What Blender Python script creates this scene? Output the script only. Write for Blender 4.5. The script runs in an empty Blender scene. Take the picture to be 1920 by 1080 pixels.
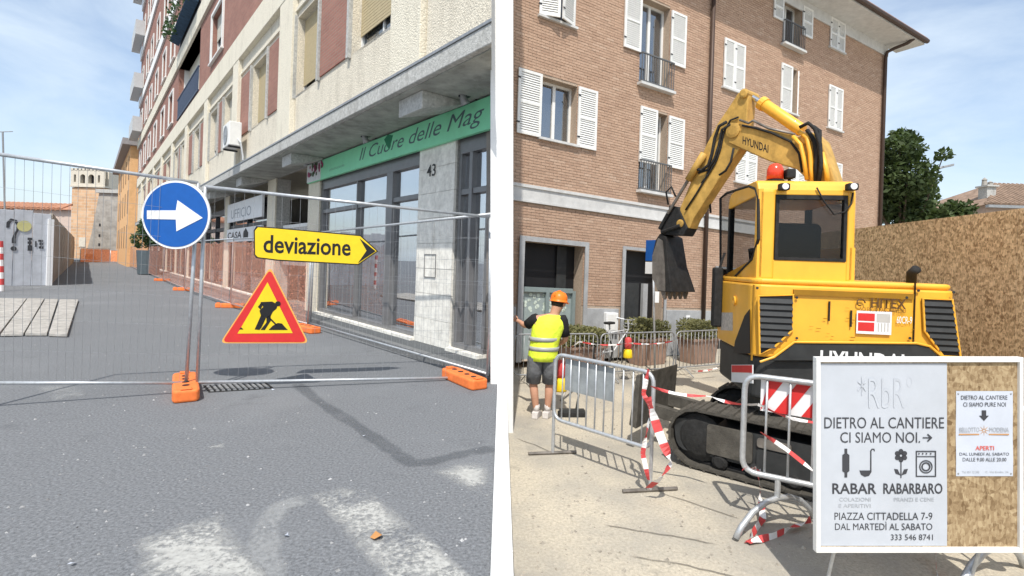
import bpy, bmesh, math, random
from mathutils import Vector as V, Matrix as MX
random.seed(7)
rad = math.radians
SC = bpy.context.scene
COL = SC.collection
# ------------------------------------------------------------------ camera, world, sun, exposure
FPX, PPX, PPY, EYE, ROLL = 950.0, 960.0, 495.0, 1.5, rad(1.9)
CR, SR = math.cos(ROLL), math.sin(ROLL)
cd = bpy.data.cameras.new('camera'); cam = bpy.data.objects.new('camera', cd); COL.objects.link(cam)
cd.sensor_width = 36; cd.lens = FPX/1920*36; cd.shift_y = -(540-PPY)/1920; cd.clip_start = .05; cd.clip_end = 3000
cam.matrix_world = MX(((CR, -SR, 0, 0), (0, 0, -1, 0), (SR, CR, 0, EYE), (0, 0, 0, 1)))
SC.camera = cam
SUN = V((-.1, -.99, 0)).normalized()*math.cos(rad(57)) + V((0, 0, math.sin(rad(57))))
wd = bpy.data.worlds.new('World'); SC.world = wd; wd.use_nodes = True
nt = wd.node_tree; nt.nodes.clear()
N = nt.nodes.new; LK = nt.links.new
wo = N('ShaderNodeOutputWorld'); bg = N('ShaderNodeBackground'); bg.inputs[1].default_value = .145
sk = N('ShaderNodeTexSky'); sk.sky_type = 'NISHITA'; sk.sun_disc = False; sk.sun_elevation = rad(57); sk.sun_rotation = math.atan2(SUN.x, SUN.y)
sk.dust_density = 1.6; sk.ozone_density = 1.2
tc = N('ShaderNodeTexCoord'); mp = N('ShaderNodeMapping'); mp.inputs['Scale'].default_value = (1.0, 1.0, 2.6); mp.inputs['Rotation'].default_value = (.25, .2, .5)
LK(tc.outputs['Generated'], mp.inputs[0])
nz = N('ShaderNodeTexNoise'); nz.inputs['Scale'].default_value = 2.3; nz.inputs['Detail'].default_value = 9; nz.inputs['Roughness'].default_value = .58; nz.inputs['Distortion'].default_value = .5
LK(mp.outputs[0], nz.inputs['Vector'])
cr = N('ShaderNodeValToRGB'); cr.color_ramp.elements[0].position = .38; cr.color_ramp.elements[0].color = (.22, .22, .22, 1)
cr.color_ramp.elements[1].position = .66; cr.color_ramp.elements[1].color = (.85, .85, .85, 1)
LK(nz.outputs['Fac'], cr.inputs[0])
mxs = N('ShaderNodeMixRGB'); mxs.inputs[2].default_value = (4.5, 5.15, 5.75, 1)
LK(cr.outputs[0], mxs.inputs[0]); LK(sk.outputs[0], mxs.inputs[1]); LK(mxs.outputs[0], bg.inputs[0]); LK(bg.outputs[0], wo.inputs[0])
sd = bpy.data.lights.new('sun', 'SUN'); sd.energy = 3.5; sd.angle = rad(.6); sd.color = (1, .95, .87)
so = bpy.data.objects.new('sun', sd); COL.objects.link(so); so.rotation_euler = (-SUN).to_track_quat('-Z', 'Y').to_euler(); so.location = (0, -10, 30)
SC.view_settings.view_transform = 'Standard'; SC.view_settings.look = 'None'; SC.view_settings.gamma = 1; SC.view_settings.use_curve_mapping = False
SC.view_settings.exposure = .45
SC.render.engine = 'CYCLES'

# ------------------------------------------------------------------ measuring helpers (photo pixel -> point on a plane of the place)
EYEP = V((0, 0, EYE))
def ray(px, py):
    a = (px-PPX)/FPX; b = -(py-PPY)/FPX
    return V((a*CR-b*SR, 1, a*SR+b*CR))
def G(px, py, z=0.0):
    r = ray(px, py); return EYEP + r*((z-EYE)/r.z)
def at(px, py, Y): return EYEP + ray(px, py)*Y
class Fr:
    """flat frame: origin, u (along), v (up), n (out); calls give world points"""
    def __init__(s, O, u, v=(0, 0, 1), n=None):
        s.O = V(O); s.u = V(u).normalized(); s.v = V(v).normalized()
        s.n = V(n).normalized() if n is not None else s.u.cross(s.v).normalized()
    def __call__(s, a, b, c=0): return s.O + s.u*a + s.v*b + s.n*c
    def st(s, px, py, off=0):
        r = ray(px, py); nn = s.u.cross(s.v)
        O = s.O + s.n*off
        p = EYEP + r*((O-EYEP).dot(nn)/r.dot(nn)) - O
        uu, uv, vv = s.u.dot(s.u), s.u.dot(s.v), s.v.dot(s.v); pu, pv = p.dot(s.u), p.dot(s.v)
        D = uu*vv-uv*uv
        return ((pu*vv-pv*uv)/D, (pv*uu-pu*uv)/D)
W = {}
def end_at(fr, c, z=None, px=921.5):
    """where a level line of frame fr (distance c out, height z) meets the leaning plane of the party wall"""
    k = (px-PPX)/FPX; p = fr(0, 0, c); dz = ((9.0 if z is None else z)-EYE)*SR
    return ((k*p.y-dz)/CR-p.x)/(fr.u.x-k*fr.u.y/CR)
def thing(name, label, cat, loc=(0, 0, 0), group=None, rz=0):
    o = bpy.data.objects.new(name, None); COL.objects.link(o); o.location = loc; o.rotation_euler = (0, 0, rz)
    o.empty_display_size = .2
    o['label'] = label; o['category'] = cat
    if group: o['group'] = group
    W[o.name] = MX.Translation(V(loc)) @ MX.Rotation(rz, 4, 'Z')
    return o
def tag(o, label, cat, group=None):
    o['label'] = label; o['category'] = cat
    if group: o['group'] = group
    return o
class MB:
    def __init__(s): s.v = []; s.f = []
    def add(s, vs, fs):
        k = len(s.v); s.v += [tuple(x) for x in vs]; s.f += [tuple(i+k for i in q) for q in fs]; return s
    def hexa(s, c): return s.add(c, [(0, 1, 2, 3), (7, 6, 5, 4), (0, 4, 5, 1), (1, 5, 6, 2), (2, 6, 7, 3), (3, 7, 4, 0)])
    def box(s, fr, a0, a1, b0, b1, c0, c1):
        return s.hexa([fr(a0, b0, c0), fr(a1, b0, c0), fr(a1, b1, c0), fr(a0, b1, c0), fr(a0, b0, c1), fr(a1, b0, c1), fr(a1, b1, c1), fr(a0, b1, c1)])
    def ebox(s, fr, a1, b0, b1, c0, c1):
        e = lambda b, c: fr(end_at(fr, c, fr(0, b, c).z), b, c)
        return s.hexa([e(b0, c0), fr(a1, b0, c0), fr(a1, b1, c0), e(b1, c0), e(b0, c1), fr(a1, b0, c1), fr(a1, b1, c1), e(b1, c1)])
    def quad(s, *p): return s.add(p, [tuple(range(len(p)))])
    def prism(s, fr, poly, c0, c1):
        n = len(poly)
        return s.add([fr(a, b, c0) for a, b in poly]+[fr(a, b, c1) for a, b in poly],
                     [tuple(range(n)), tuple(range(2*n-1, n-1, -1))]+[(i, (i+1) % n, n+(i+1) % n, n+i) for i in range(n)])
    def tube(s, pts, r, seg=8, closed=False, radii=None):
        pts = [V(p) for p in pts]; n = len(pts); rings = []; up = None
        for i, p in enumerate(pts):
            a = pts[i-1] if (i > 0 or closed) else p; b = pts[(i+1) % n] if (i < n-1 or closed) else p
            d = (b-a).normalized()
            if up is None: up = d.orthogonal().normalized()
            up = (up - d*up.dot(d)); up = up.normalized() if up.length > 1e-6 else d.orthogonal().normalized()
            w = d.cross(up); rr = radii[i] if radii else r
            rings.append([p + (up*math.cos(2*math.pi*k/seg)+w*math.sin(2*math.pi*k/seg))*rr for k in range(seg)])
        vs = [x for q in rings for x in q]; fs = []
        for i in range(n if closed else n-1):
            j = (i+1) % n
            for k in range(seg): fs.append((i*seg+k, i*seg+(k+1) % seg, j*seg+(k+1) % seg, j*seg+k))
        if not closed: fs += [tuple(range(seg-1, -1, -1)), tuple((n-1)*seg+k for k in range(seg))]
        return s.add(vs, fs)
    def lathe(s, c, prof, axis=(0, 0, 1), seg=16):
        ax = V(axis).normalized(); x = ax.orthogonal().normalized(); y = ax.cross(x); c = V(c); vs = []; fs = []
        for r, h in prof:
            for k in range(seg): t = 2*math.pi*k/seg; vs.append(c+ax*h+(x*math.cos(t)+y*math.sin(t))*max(r, 1e-4))
        for i in range(len(prof)-1):
            for k in range(seg): fs.append((i*seg+k, i*seg+(k+1) % seg, (i+1)*seg+(k+1) % seg, (i+1)*seg+k))
        fs += [tuple(range(seg-1, -1, -1)), tuple((len(prof)-1)*seg+k for k in range(seg))]
        return s.add(vs, fs)
    def build(s, name, m, parent=None, smooth=False, bevel=0, seg=2, stuff=False, local=False, recalc=True, label=None):
        me = bpy.data.meshes.new(name); me.from_pydata(s.v, [], s.f)
        if recalc:
            b = bmesh.new(); b.from_mesh(me); bmesh.ops.recalc_face_normals(b, faces=b.faces); b.to_mesh(me); b.free()
        return link(name, me, m, parent, smooth, bevel, seg, stuff, local, label)
def link(name, me, m, parent=None, smooth=False, bevel=0, seg=2, stuff=False, local=False, label=None):
    me.materials.clear(); me.materials.append(m)
    o = bpy.data.objects.new(name, me); COL.objects.link(o)
    if smooth:
        for p in me.polygons: p.use_smooth = True
    if bevel:
        bv = o.modifiers.new('bevel', 'BEVEL'); bv.width = bevel; bv.segments = seg; bv.limit_method = 'ANGLE'; bv.angle_limit = rad(40)
    if parent:
        o.parent = parent
        if not local: o.matrix_parent_inverse = W[parent.name].inverted(); W[o.name] = MX.Identity(4)
        else: W[o.name] = W[parent.name].copy()
    else: W[o.name] = MX.Identity(4)
    if stuff: o['kind'] = 'stuff'
    if label: o['label'] = label
    return o
def struct(o): o['kind'] = 'structure'; return o
def copy_tree(o, loc, rz, label=None):
    c = o.copy(); COL.objects.link(c); c.location = loc; c.rotation_euler = (0, 0, rz)
    if label: c['label'] = label
    def rec(src, dst):
        for ch in src.children:
            k = ch.copy(); COL.objects.link(k); k.parent = dst; rec(ch, k)
    rec(o, c); return c
def text(s, name, m, fr, rect, parent, out=.004, depth=.002, bold=0, shear=0, fit=True, label=None):
    """flat lettering filling rect=(a0,b0,a1,b1) of the frame (a to the reader's right)"""
    cu = bpy.data.curves.new(name, 'FONT'); cu.body = s; cu.offset = bold; cu.shear = shear; cu.resolution_u = 3
    t = bpy.data.objects.new(name, cu); COL.objects.link(t)
    bpy.context.view_layer.update()
    me = bpy.data.meshes.new_from_object(t.evaluated_get(bpy.context.evaluated_depsgraph_get()))
    bpy.data.objects.remove(t); bpy.data.curves.remove(cu)
    xs = [v.co.x for v in me.vertices]; ys = [v.co.y for v in me.vertices]
    x0, x1, y0, y1 = min(xs), max(xs), min(ys), max(ys)
    for v in me.vertices:
        a = rect[0]+(v.co.x-x0)/(x1-x0)*(rect[2]-rect[0]); b = rect[1]+(v.co.y-y0)/max(y1-y0, 1e-6)*(rect[3]-rect[1])
        v.co = fr(a, b, out)
    return link(name, me, m, parent, label=label)
def disc(c, r, n=24): return [(c[0]+r*math.cos(2*math.pi*k/n), c[1]+r*math.sin(2*math.pi*k/n)) for k in range(n)]
def rrect(a0, b0, a1, b1, r, n=4):
    p = []
    for cx, cy, t0 in ((a1-r, b1-r, 0), (a0+r, b1-r, 90), (a0+r, b0+r, 180), (a1-r, b0+r, 270)):
        for k in range(n+1): t = rad(t0+90*k/n); p.append((cx+r*math.cos(t), cy+r*math.sin(t)))
    return p
def rpoly(pts, r, n=4):
    out = []
    for i, p in enumerate(pts):
        p = V(p); a = (V(pts[i-1])-p); b = (V(pts[(i+1) % len(pts)])-p)
        d = min(r, a.length*.45, b.length*.45); A = p+a.normalized()*d; B = p+b.normalized()*d
        for k in range(n+1):
            t = k/n; q = A*(1-t)**2+p*2*t*(1-t)+B*t*t; out.append((q.x, q.y))
    return out

# ------------------------------------------------------------------ materials
def mat(name, col, rough=.75, metal=0, var=.12, scale=6, bump=0, bscale=60, spec=.3, col2=None, dirt=0, coat=0):
    m = bpy.data.materials.new(name); m.use_nodes = True; t = m.node_tree; p = t.nodes['Principled BSDF']
    p.inputs['Roughness'].default_value = rough; p.inputs['Metallic'].default_value = metal; p.inputs['Specular IOR Level'].default_value = spec
    p.inputs['Coat Weight'].default_value = coat
    tc = t.nodes.new('ShaderNodeTexCoord'); n = t.nodes.new('ShaderNodeTexNoise'); n.inputs['Scale'].default_value = scale; n.inputs['Detail'].default_value = 7; n.inputs['Roughness'].default_value = .65
    t.links.new(tc.outputs['Object'], n.inputs['Vector'])
    r = t.nodes.new('ShaderNodeValToRGB'); r.color_ramp.elements[0].position = .3; r.color_ramp.elements[1].position = .7
    r.color_ramp.elements[0].color = tuple(c*(1-var) for c in col)+(1,)
    r.color_ramp.elements[1].color = tuple(min(1, c*(1+var)) for c in (col2 or col))+(1,)
    t.links.new(n.outputs['Fac'], r.inputs[0]); outc = r.outputs[0]
    if dirt:
        n2 = t.nodes.new('ShaderNodeTexNoise'); n2.inputs['Scale'].default_value = 1.7; n2.inputs['Detail'].default_value = 10; n2.inputs['Roughness'].default_value = .7
        mp = t.nodes.new('ShaderNodeMapping'); mp.inputs['Scale'].default_value = (1.6, 1.6, .5); t.links.new(tc.outputs['Object'], mp.inputs[0]); t.links.new(mp.outputs[0], n2.inputs['Vector'])
        rr = t.nodes.new('ShaderNodeValToRGB'); rr.color_ramp.elements[0].position = .5; rr.color_ramp.elements[1].position = .75; rr.color_ramp.elements[1].color = (dirt,)*3+(1,)
        t.links.new(n2.outputs['Fac'], rr.inputs[0])
        mx = t.nodes.new('ShaderNodeMixRGB'); mx.inputs[2].default_value = (col[0]*.42, col[1]*.4, col[2]*.37, 1)
        t.links.new(rr.outputs[0], mx.inputs[0]); t.links.new(outc, mx.inputs[1]); outc = mx.outputs[0]
    t.links.new(outc, p.inputs['Base Color'])
    if bump:
        nb = t.nodes.new('ShaderNodeTexNoise'); nb.inputs['Scale'].default_value = bscale; nb.inputs['Detail'].default_value = 4
        t.links.new(tc.outputs['Object'], nb.inputs['Vector'])
        b = t.nodes.new('ShaderNodeBump'); b.inputs['Strength'].default_value = bump; b.inputs['Distance'].default_value = .02
        t.links.new(nb.outputs['Fac'], b.inputs['Height']); t.links.new(b.outputs[0], p.inputs['Normal'])
    m['out'] = 1
    return m
def glass(name, tint=(.03, .04, .045), refl=.45, through=.5, rough=.015):
    m = bpy.data.materials.new(name); m.use_nodes = True; t = m.node_tree; t.nodes.remove(t.nodes['Principled BSDF']); out = t.nodes['Material Output']
    tr = t.nodes.new('ShaderNodeBsdfTransparent'); tr.inputs[0].default_value = tuple(min(1, .75+c) for c in tint)+(1,)
    df = t.nodes.new('ShaderNodeBsdfDiffuse'); df.inputs[0].default_value = tint+(1,)
    gl = t.nodes.new('ShaderNodeBsdfGlossy'); gl.inputs['Roughness'].default_value = rough; gl.inputs[0].default_value = (.95, .97, 1, 1)
    m1 = t.nodes.new('ShaderNodeMixShader'); m1.inputs[0].default_value = through; t.links.new(df.outputs[0], m1.inputs[1]); t.links.new(tr.outputs[0], m1.inputs[2])
    m2 = t.nodes.new('ShaderNodeMixShader'); t.links.new(m1.outputs[0], m2.inputs[1]); t.links.new(gl.outputs[0], m2.inputs[2])
    m2.inputs[0].default_value = refl
    t.links.new(m2.outputs[0], out.inputs[0])
    return m
def holes(m, kind, **k):
    """let a sheet material show real gaps: worn paint or knitted net"""
    t = m.node_tree; out = t.nodes['Material Output']; sh = out.inputs[0].links[0].from_socket
    tr = t.nodes.new('ShaderNodeBsdfTransparent'); mx = t.nodes.new('ShaderNodeMixShader'); tc = t.nodes.new('ShaderNodeTexCoord')
    if kind == 'worn':
        n = t.nodes.new('ShaderNodeTexNoise'); n.inputs['Scale'].default_value = k.get('scale', 26); n.inputs['Detail'].default_value = 8; n.inputs['Roughness'].default_value = .8
        n2 = t.nodes.new('ShaderNodeTexNoise'); n2.inputs['Scale'].default_value = k.get('big', 2.2); n2.inputs['Detail'].default_value = 4
        t.links.new(tc.outputs['Object'], n.inputs['Vector']); t.links.new(tc.outputs['Object'], n2.inputs['Vector'])
        ad = t.nodes.new('ShaderNodeMath'); ad.operation = 'MULTIPLY_ADD'; ad.inputs[1].default_value = .9; t.links.new(n2.outputs['Fac'], ad.inputs[0]); t.links.new(n.outputs['Fac'], ad.inputs[2])
        r = t.nodes.new('ShaderNodeValToRGB'); r.color_ramp.elements[0].position = k.get('lo', .82); r.color_ramp.elements[1].position = k.get('hi', 1.02)
        r.color_ramp.elements[1].color = (k.get('mx', .8),)*3+(1,)
        t.links.new(ad.outputs[0], r.inputs[0])
        av = t.nodes.new('ShaderNodeAttribute'); av.attribute_name = 'cover'; mu = t.nodes.new('ShaderNodeMath'); mu.operation = 'MULTIPLY'
        t.links.new(r.outputs[0], mu.inputs[0]); t.links.new(av.outputs['Fac'], mu.inputs[1]); fac = mu.outputs[0]
    else:
        br = t.nodes.new('ShaderNodeTexNoise'); br.inputs['Scale'].default_value = 3.2; br.inputs['Detail'].default_value = 5
        t.links.new(tc.outputs['Object'], br.inputs['Vector'])
        br2 = t.nodes.new('ShaderNodeTexVoronoi'); br2.inputs['Scale'].default_value = 22; br2.feature = 'DISTANCE_TO_EDGE'
        t.links.new(tc.outputs['Object'], br2.inputs['Vector'])
        r = t.nodes.new('ShaderNodeValToRGB'); r.color_ramp.elements[0].position = .025; r.color_ramp.elements[0].color = (1, 1, 1, 1); r.color_ramp.elements[1].position = .055; r.color_ramp.elements[1].color = (k.get('mn', .3),)*3+(1,)
        t.links.new(br2.outputs['Distance'], r.inputs[0]); fac = r.outputs[0]
    t.links.new(fac, mx.inputs[0]); t.links.new(tr.outputs[0], mx.inputs[1]); t.links.new(sh, mx.inputs[2]); t.links.new(mx.outputs[0], out.inputs[0])
    return m
def bricks_tex(name, c1, c2, mortar, ang, bw=.25, rh=.07, gap=.01):
    m = bpy.data.materials.new(name); m.use_nodes = True; t = m.node_tree; p = t.nodes['Principled BSDF']; p.inputs['Roughness'].default_value = .85; p.inputs['Specular IOR Level'].default_value = .2
    tc = t.nodes.new('ShaderNodeTexCoord'); mp = t.nodes.new('ShaderNodeMapping'); mp.inputs['Rotation'].default_value = (0, 0, -ang)
    sp = t.nodes.new('ShaderNodeSeparateXYZ'); cb = t.nodes.new('ShaderNodeCombineXYZ'); b = t.nodes.new('ShaderNodeTexBrick')
    t.links.new(tc.outputs['Object'], mp.inputs[0]); t.links.new(mp.outputs[0], sp.inputs[0]); t.links.new(sp.outputs[0], cb.inputs[0]); t.links.new(sp.outputs[2], cb.inputs[1]); t.links.new(cb.outputs[0], b.inputs['Vector'])
    b.inputs['Scale'].default_value = 1; b.inputs['Brick Width'].default_value = bw; b.inputs['Row Height'].default_value = rh; b.inputs['Mortar Size'].default_value = gap
    b.inputs['Color1'].default_value = c1+(1,); b.inputs['Color2'].default_value = c2+(1,); b.inputs['Mortar'].default_value = mortar+(1,); b.inputs['Bias'].default_value = 0
    n = t.nodes.new('ShaderNodeTexNoise'); n.inputs['Scale'].default_value = 1.3; n.inputs['Detail'].default_value = 8; t.links.new(tc.outputs['Object'], n.inputs['Vector'])
    r = t.nodes.new('ShaderNodeValToRGB'); r.color_ramp.elements[0].color = (.72, .72, .72, 1); r.color_ramp.elements[1].color = (1.15, 1.12, 1.1, 1); t.links.new(n.outputs['Fac'], r.inputs[0])
    mu = t.nodes.new('ShaderNodeMixRGB'); mu.blend_type = 'MULTIPLY'; mu.inputs[0].default_value = 1; t.links.new(b.outputs['Color'], mu.inputs[1]); t.links.new(r.outputs[0], mu.inputs[2]); t.links.new(mu.outputs[0], p.inputs['Base Color'])
    bp = t.nodes.new('ShaderNodeBump'); bp.inputs['Strength'].default_value = .6; bp.inputs['Distance'].default_value = .01; bp.invert = True
    t.links.new(b.outputs['Fac'], bp.inputs['Height']); t.links.new(bp.outputs[0], p.inputs['Normal'])
    return m
def ramp_mix(m, fac_socket, col, lo, hi):
    """blend another base colour in where fac rises from lo to hi"""
    t = m.node_tree; p = t.nodes['Principled BSDF']; src = p.inputs['Base Color'].links[0].from_socket
    r = t.nodes.new('ShaderNodeMapRange'); r.inputs['From Min'].default_value = lo; r.inputs['From Max'].default_value = hi
    t.links.new(fac_socket, r.inputs['Value']); mx = t.nodes.new('ShaderNodeMixRGB'); mx.inputs[2].default_value = col+(1,)
    t.links.new(r.outputs[0], mx.inputs[0]); t.links.new(src, mx.inputs[1]); t.links.new(mx.outputs[0], p.inputs['Base Color'])
def node_noise(m, scale, detail=6, rough=.6, kind='ShaderNodeTexNoise'):
    t = m.node_tree; tc = t.nodes.new('ShaderNodeTexCoord'); n = t.nodes.new(kind); n.inputs['Scale'].default_value = scale
    t.links.new(tc.outputs['Object'], n.inputs['Vector'])
    if kind == 'ShaderNodeTexNoise': n.inputs['Detail'].default_value = detail; n.inputs['Roughness'].default_value = rough; return n.outputs['Fac']
    return n.outputs['Distance']

asph = mat('asphalt', (.142, .15, .16), .88, var=.4, scale=55, bump=.35, bscale=210, col2=(.172, .18, .192))
ramp_mix(asph, node_noise(asph, .45, 6), (.215, .225, .236), .5, .8)
ramp_mix(asph, node_noise(asph, 1.6, 8, .75), (.085, .09, .098), .58, .82)
ramp_mix(asph, node_noise(asph, 150, 1, .5), (.3, .31, .32), .74, .86)
ramp_mix(asph, node_noise(asph, 120, 1, .5), (.035, .038, .042), .68, .8)
ramp_mix(asph, node_noise(asph, 7, 2, .5), (.35, .34, .33), .77, .83)
ramp_mix(asph, node_noise(asph, 9.3, 2, .5), (.03, .03, .033), .77, .84)
sand = mat('dusty_concrete', (.42, .375, .295), .9, var=.2, scale=40, bump=.3, bscale=150, col2=(.5, .45, .36))
ramp_mix(sand, node_noise(sand, .55, 7, .6), (.29, .275, .245), .44, .64)
ramp_mix(sand, node_noise(sand, 2.6, 9, .75), (.23, .215, .185), .57, .8)
ramp_mix(sand, node_noise(sand, 130, 1, .5), (.55, .52, .46), .66, .8)
ramp_mix(sand, node_noise(sand, 110, 1, .5), (.14, .125, .1), .66, .8)
pave = mat('pavement_asphalt', (.1, .108, .115), .9, var=.3, scale=50, bump=.4, bscale=90)
kerbm = mat('kerb_stone', (.17, .175, .18), .85, var=.25, scale=15, bump=.3)
patchm = mat('fresh_asphalt', (.1, .11, .125), .9, var=.35, scale=60, bump=.3, bscale=200); holes(patchm, 'worn', scale=14, big=3, lo=.5, hi=.95, mx=.34)
paintm = mat('worn_road_paint', (.58, .58, .55), .8, var=.25, scale=30); holes(paintm, 'worn', scale=30, big=2.6, lo=.78, hi=1.35, mx=.6)
faintm = mat('faint_road_paint', (.42, .43, .43), .85, var=.2, scale=30); holes(faintm, 'worn', scale=30, big=2.4, lo=.75, hi=1.35, mx=.4)
stucco = mat('cream_stucco', (.75, .7, .58), .9, var=.16, scale=38, bump=1.0, bscale=42, dirt=.35)
stucco2 = mat('pebbled_render', (.7, .645, .535), .92, var=.3, scale=42, bump=1.0, bscale=48, dirt=.4)
conc = mat('grey_concrete', (.46, .46, .44), .88, var=.28, scale=20, bump=.5, bscale=50, dirt=.6)
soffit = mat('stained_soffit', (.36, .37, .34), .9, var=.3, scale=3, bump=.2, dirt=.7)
redbrick = bricks_tex('red_facing_brick', (.32, .155, .125), (.38, .19, .15), (.3, .22, .18), math.atan2(.77, -.64), .24, .062, .008)
white_plaster = mat('white_render', (.8, .8, .79), .85, var=.05, scale=3, bump=.25, bscale=40, dirt=.12)
traver = mat('travertine', (.78, .76, .7), .7, var=.2, scale=9, bump=.25, bscale=30, dirt=.3)
alu = mat('grey_aluminium', (.2, .2, .205), .4, metal=.3, var=.1)
darkf = mat('dark_frame', (.035, .035, .04), .45, var=.2)
whitef = mat('white_paint', (.76, .76, .74), .55, var=.06, scale=10)
greyw = mat('grey_paint', (.5, .52, .53), .6, var=.08)
blind = mat('beige_roller_blind', (.47, .39, .24), .7, var=.1, scale=14)
blind2 = mat('grey_roller_blind', (.5, .48, .42), .7, var=.1, scale=14)
shopglass = glass('shop_glass', (.03, .035, .04), .62, .8)
winglass = glass('window_glass', (.05, .06, .07), .28, .4)
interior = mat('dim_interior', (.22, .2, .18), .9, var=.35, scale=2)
greensign = mat('mint_green_sign', (.24, .7, .42), .5, var=.06, scale=4)
galv = mat('galvanised_steel', (.5, .52, .54), .42, metal=.55, var=.16, scale=22)
galvd = mat('dull_galvanised_steel', (.33, .34, .35), .5, metal=.5, var=.25, scale=18)
orangep = mat('orange_plastic', (.83, .2, .05), .55, var=.15, scale=14, dirt=.25)
net = mat('orange_net', (.95, .4, .27), .6, var=.25, scale=5); holes(net, 'net', mn=.13)
netfar = mat('bright_orange_net', (.9, .3, .12), .6, var=.3, scale=5); holes(netfar, 'net', mn=.75)
blue = mat('sign_blue', (.012, .1, .38), .4, var=.06, scale=12)
signwhite = mat('sign_white', (.78, .79, .8), .45, var=.05)
yellow = mat('sign_yellow', (.82, .58, .02), .45, var=.06, scale=12)
signred = mat('sign_red', (.62, .035, .035), .45, var=.08, scale=10)
black = mat('sign_black', (.015, .015, .017), .5, var=.1)
wood = mat('weathered_wood', (.37, .355, .33), .9, var=.35, scale=9, bump=.5, bscale=20, dirt=.5)
hoard = mat('grey_hoarding', (.50, .53, .58), .75, var=.12, scale=3, bump=.1, dirt=.25)
hoardb = mat('brown_hoarding', (.42, .37, .32), .8, var=.2, scale=3, dirt=.3)
ochre = mat('ochre_render', (.75, .45, .22), .9, var=.1, scale=3, dirt=.2)
palebrick = bricks_tex('pale_brick', (.58, .35, .2), (.7, .47, .3), (.62, .48, .34), 0, 1.2, .5, .06)
stone = mat('grey_stone', (.36, .34, .31), .9, var=.3, scale=1.2, bump=.4, bscale=4)
oldtile = mat('weathered_tile', (.27, .19, .14), .9, var=.4, scale=3, bump=.3, dirt=.4)
tile = mat('terracotta_tile', (.42, .21, .13), .85, var=.35, scale=4, bump=.3)
bark = mat('bark', (.12, .09, .065), .95, var=.3, scale=12, bump=.5)
def leafmat(name, a, b):
    m = mat(name, a, .6, var=.35, scale=1.1, col2=b, spec=.25)
    p = m.node_tree.nodes['Principled BSDF']; p.inputs['Subsurface Weight'].default_value = 0
    t = m.node_tree; out = t.nodes['Material Output']; tl = t.nodes.new('ShaderNodeBsdfTranslucent'); tl.inputs[0].default_value = (b[0]*1.2, b[1]*1.3, b[2]*.7, 1)
    ad = t.nodes.new('ShaderNodeMixShader'); ad.inputs[0].default_value = .25; t.links.new(p.outputs[0], ad.inputs[1]); t.links.new(tl.outputs[0], ad.inputs[2]); t.links.new(ad.outputs[0], out.inputs[0])
    return m
leaf = leafmat('tree_leaf', (.035, .062, .022), (.075, .105, .04))
hedge = leafmat('hedge_leaf', (.085, .09, .035), (.17, .165, .07))
leafb = leafmat('bush_leaf', (.045, .09, .04), (.07, .12, .055))
pipe_m = mat('brown_downpipe', (.075, .05, .04), .5, metal=.2)
cornice = mat('pale_stone_band', (.58, .58, .57), .8, var=.12, scale=6, bump=.15, dirt=.2)
plinth = mat('grey_plinth', (.36, .37, .38), .85, var=.14, scale=6, bump=.2, dirt=.25)
mortar = mat('mortar', (.42, .335, .26), .95, var=.2, scale=30)
dyel = mat('machine_yellow', (.87, .44, .04), .42, var=.08, scale=3, spec=.45, coat=.2, dirt=.22)
boomy = mat('boom_yellow', (.56, .34, .085), .55, var=.28, scale=7, spec=.3, dirt=.75)
dgrey = mat('machine_dark_grey', (.035, .037, .038), .5, var=.25, scale=8)
rubber = mat('rubber', (.022, .022, .022), .8, var=.4, scale=20, bump=.2)
steel = mat('worn_steel', (.22, .2, .18), .55, metal=.6, var=.35, scale=9, dirt=.4)
muddy = mat('muddy_steel', (.095, .088, .076), .8, metal=.2, var=.4, scale=7, bump=.3, dirt=.4)
chrome = mat('chrome_rod', (.6, .62, .65), .15, metal=1, var=.03)
cabglass = glass('cab_glass', (.012, .014, .016), .02, .8)
beacon = mat('red_beacon_lens', (.75, .06, .02), .2, var=.1, spec=.6)
skin = mat('skin', (.50, .27, .18), .6, var=.08, scale=14)
vest = mat('hi_vis_yellow', (.72, .86, .06), .75, var=.16, scale=7, bump=1, bscale=11)
refl = mat('grey_reflective_tape', (.36, .37, .36), .4, var=.08)
tshirt = mat('black_cotton', (.016, .016, .018), .9, var=.2)
shorts_m = mat('grey_cotton', (.13, .135, .145), .9, var=.3, scale=10, bump=1, bscale=12)
shoe_m = mat('pale_shoe', (.55, .52, .5), .7, var=.2, scale=20)
hat = mat('orange_helmet', (.9, .2, .02), .35, var=.04)
hairm = mat('dark_hair', (.02, .015, .012), .8)
terra = mat('terracotta_planter', (.30, .20, .155), .85, var=.2, scale=6, dirt=.3)
paper = mat('paper', (.47, .50, .55), .7, var=.05, scale=5)
paperw = mat('white_paper', (.52, .56, .64), .6, var=.04)
ink = mat('dark_ink', (.05, .052, .06), .7, var=.05)
inkg = mat('grey_ink', (.36, .38, .41), .7, var=.05)
inkr = mat('red_ink', (.62, .12, .1), .7); inkb = mat('brown_ink', (.5, .27, .12), .7)
tape_r = mat('tape_red', (.55, .07, .07), .5, var=.1); tape_w = mat('tape_white', (.75, .73, .72), .5, var=.1)
purple = mat('grape_print', (.3, .06, .13), .6, var=.4, scale=20)
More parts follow.
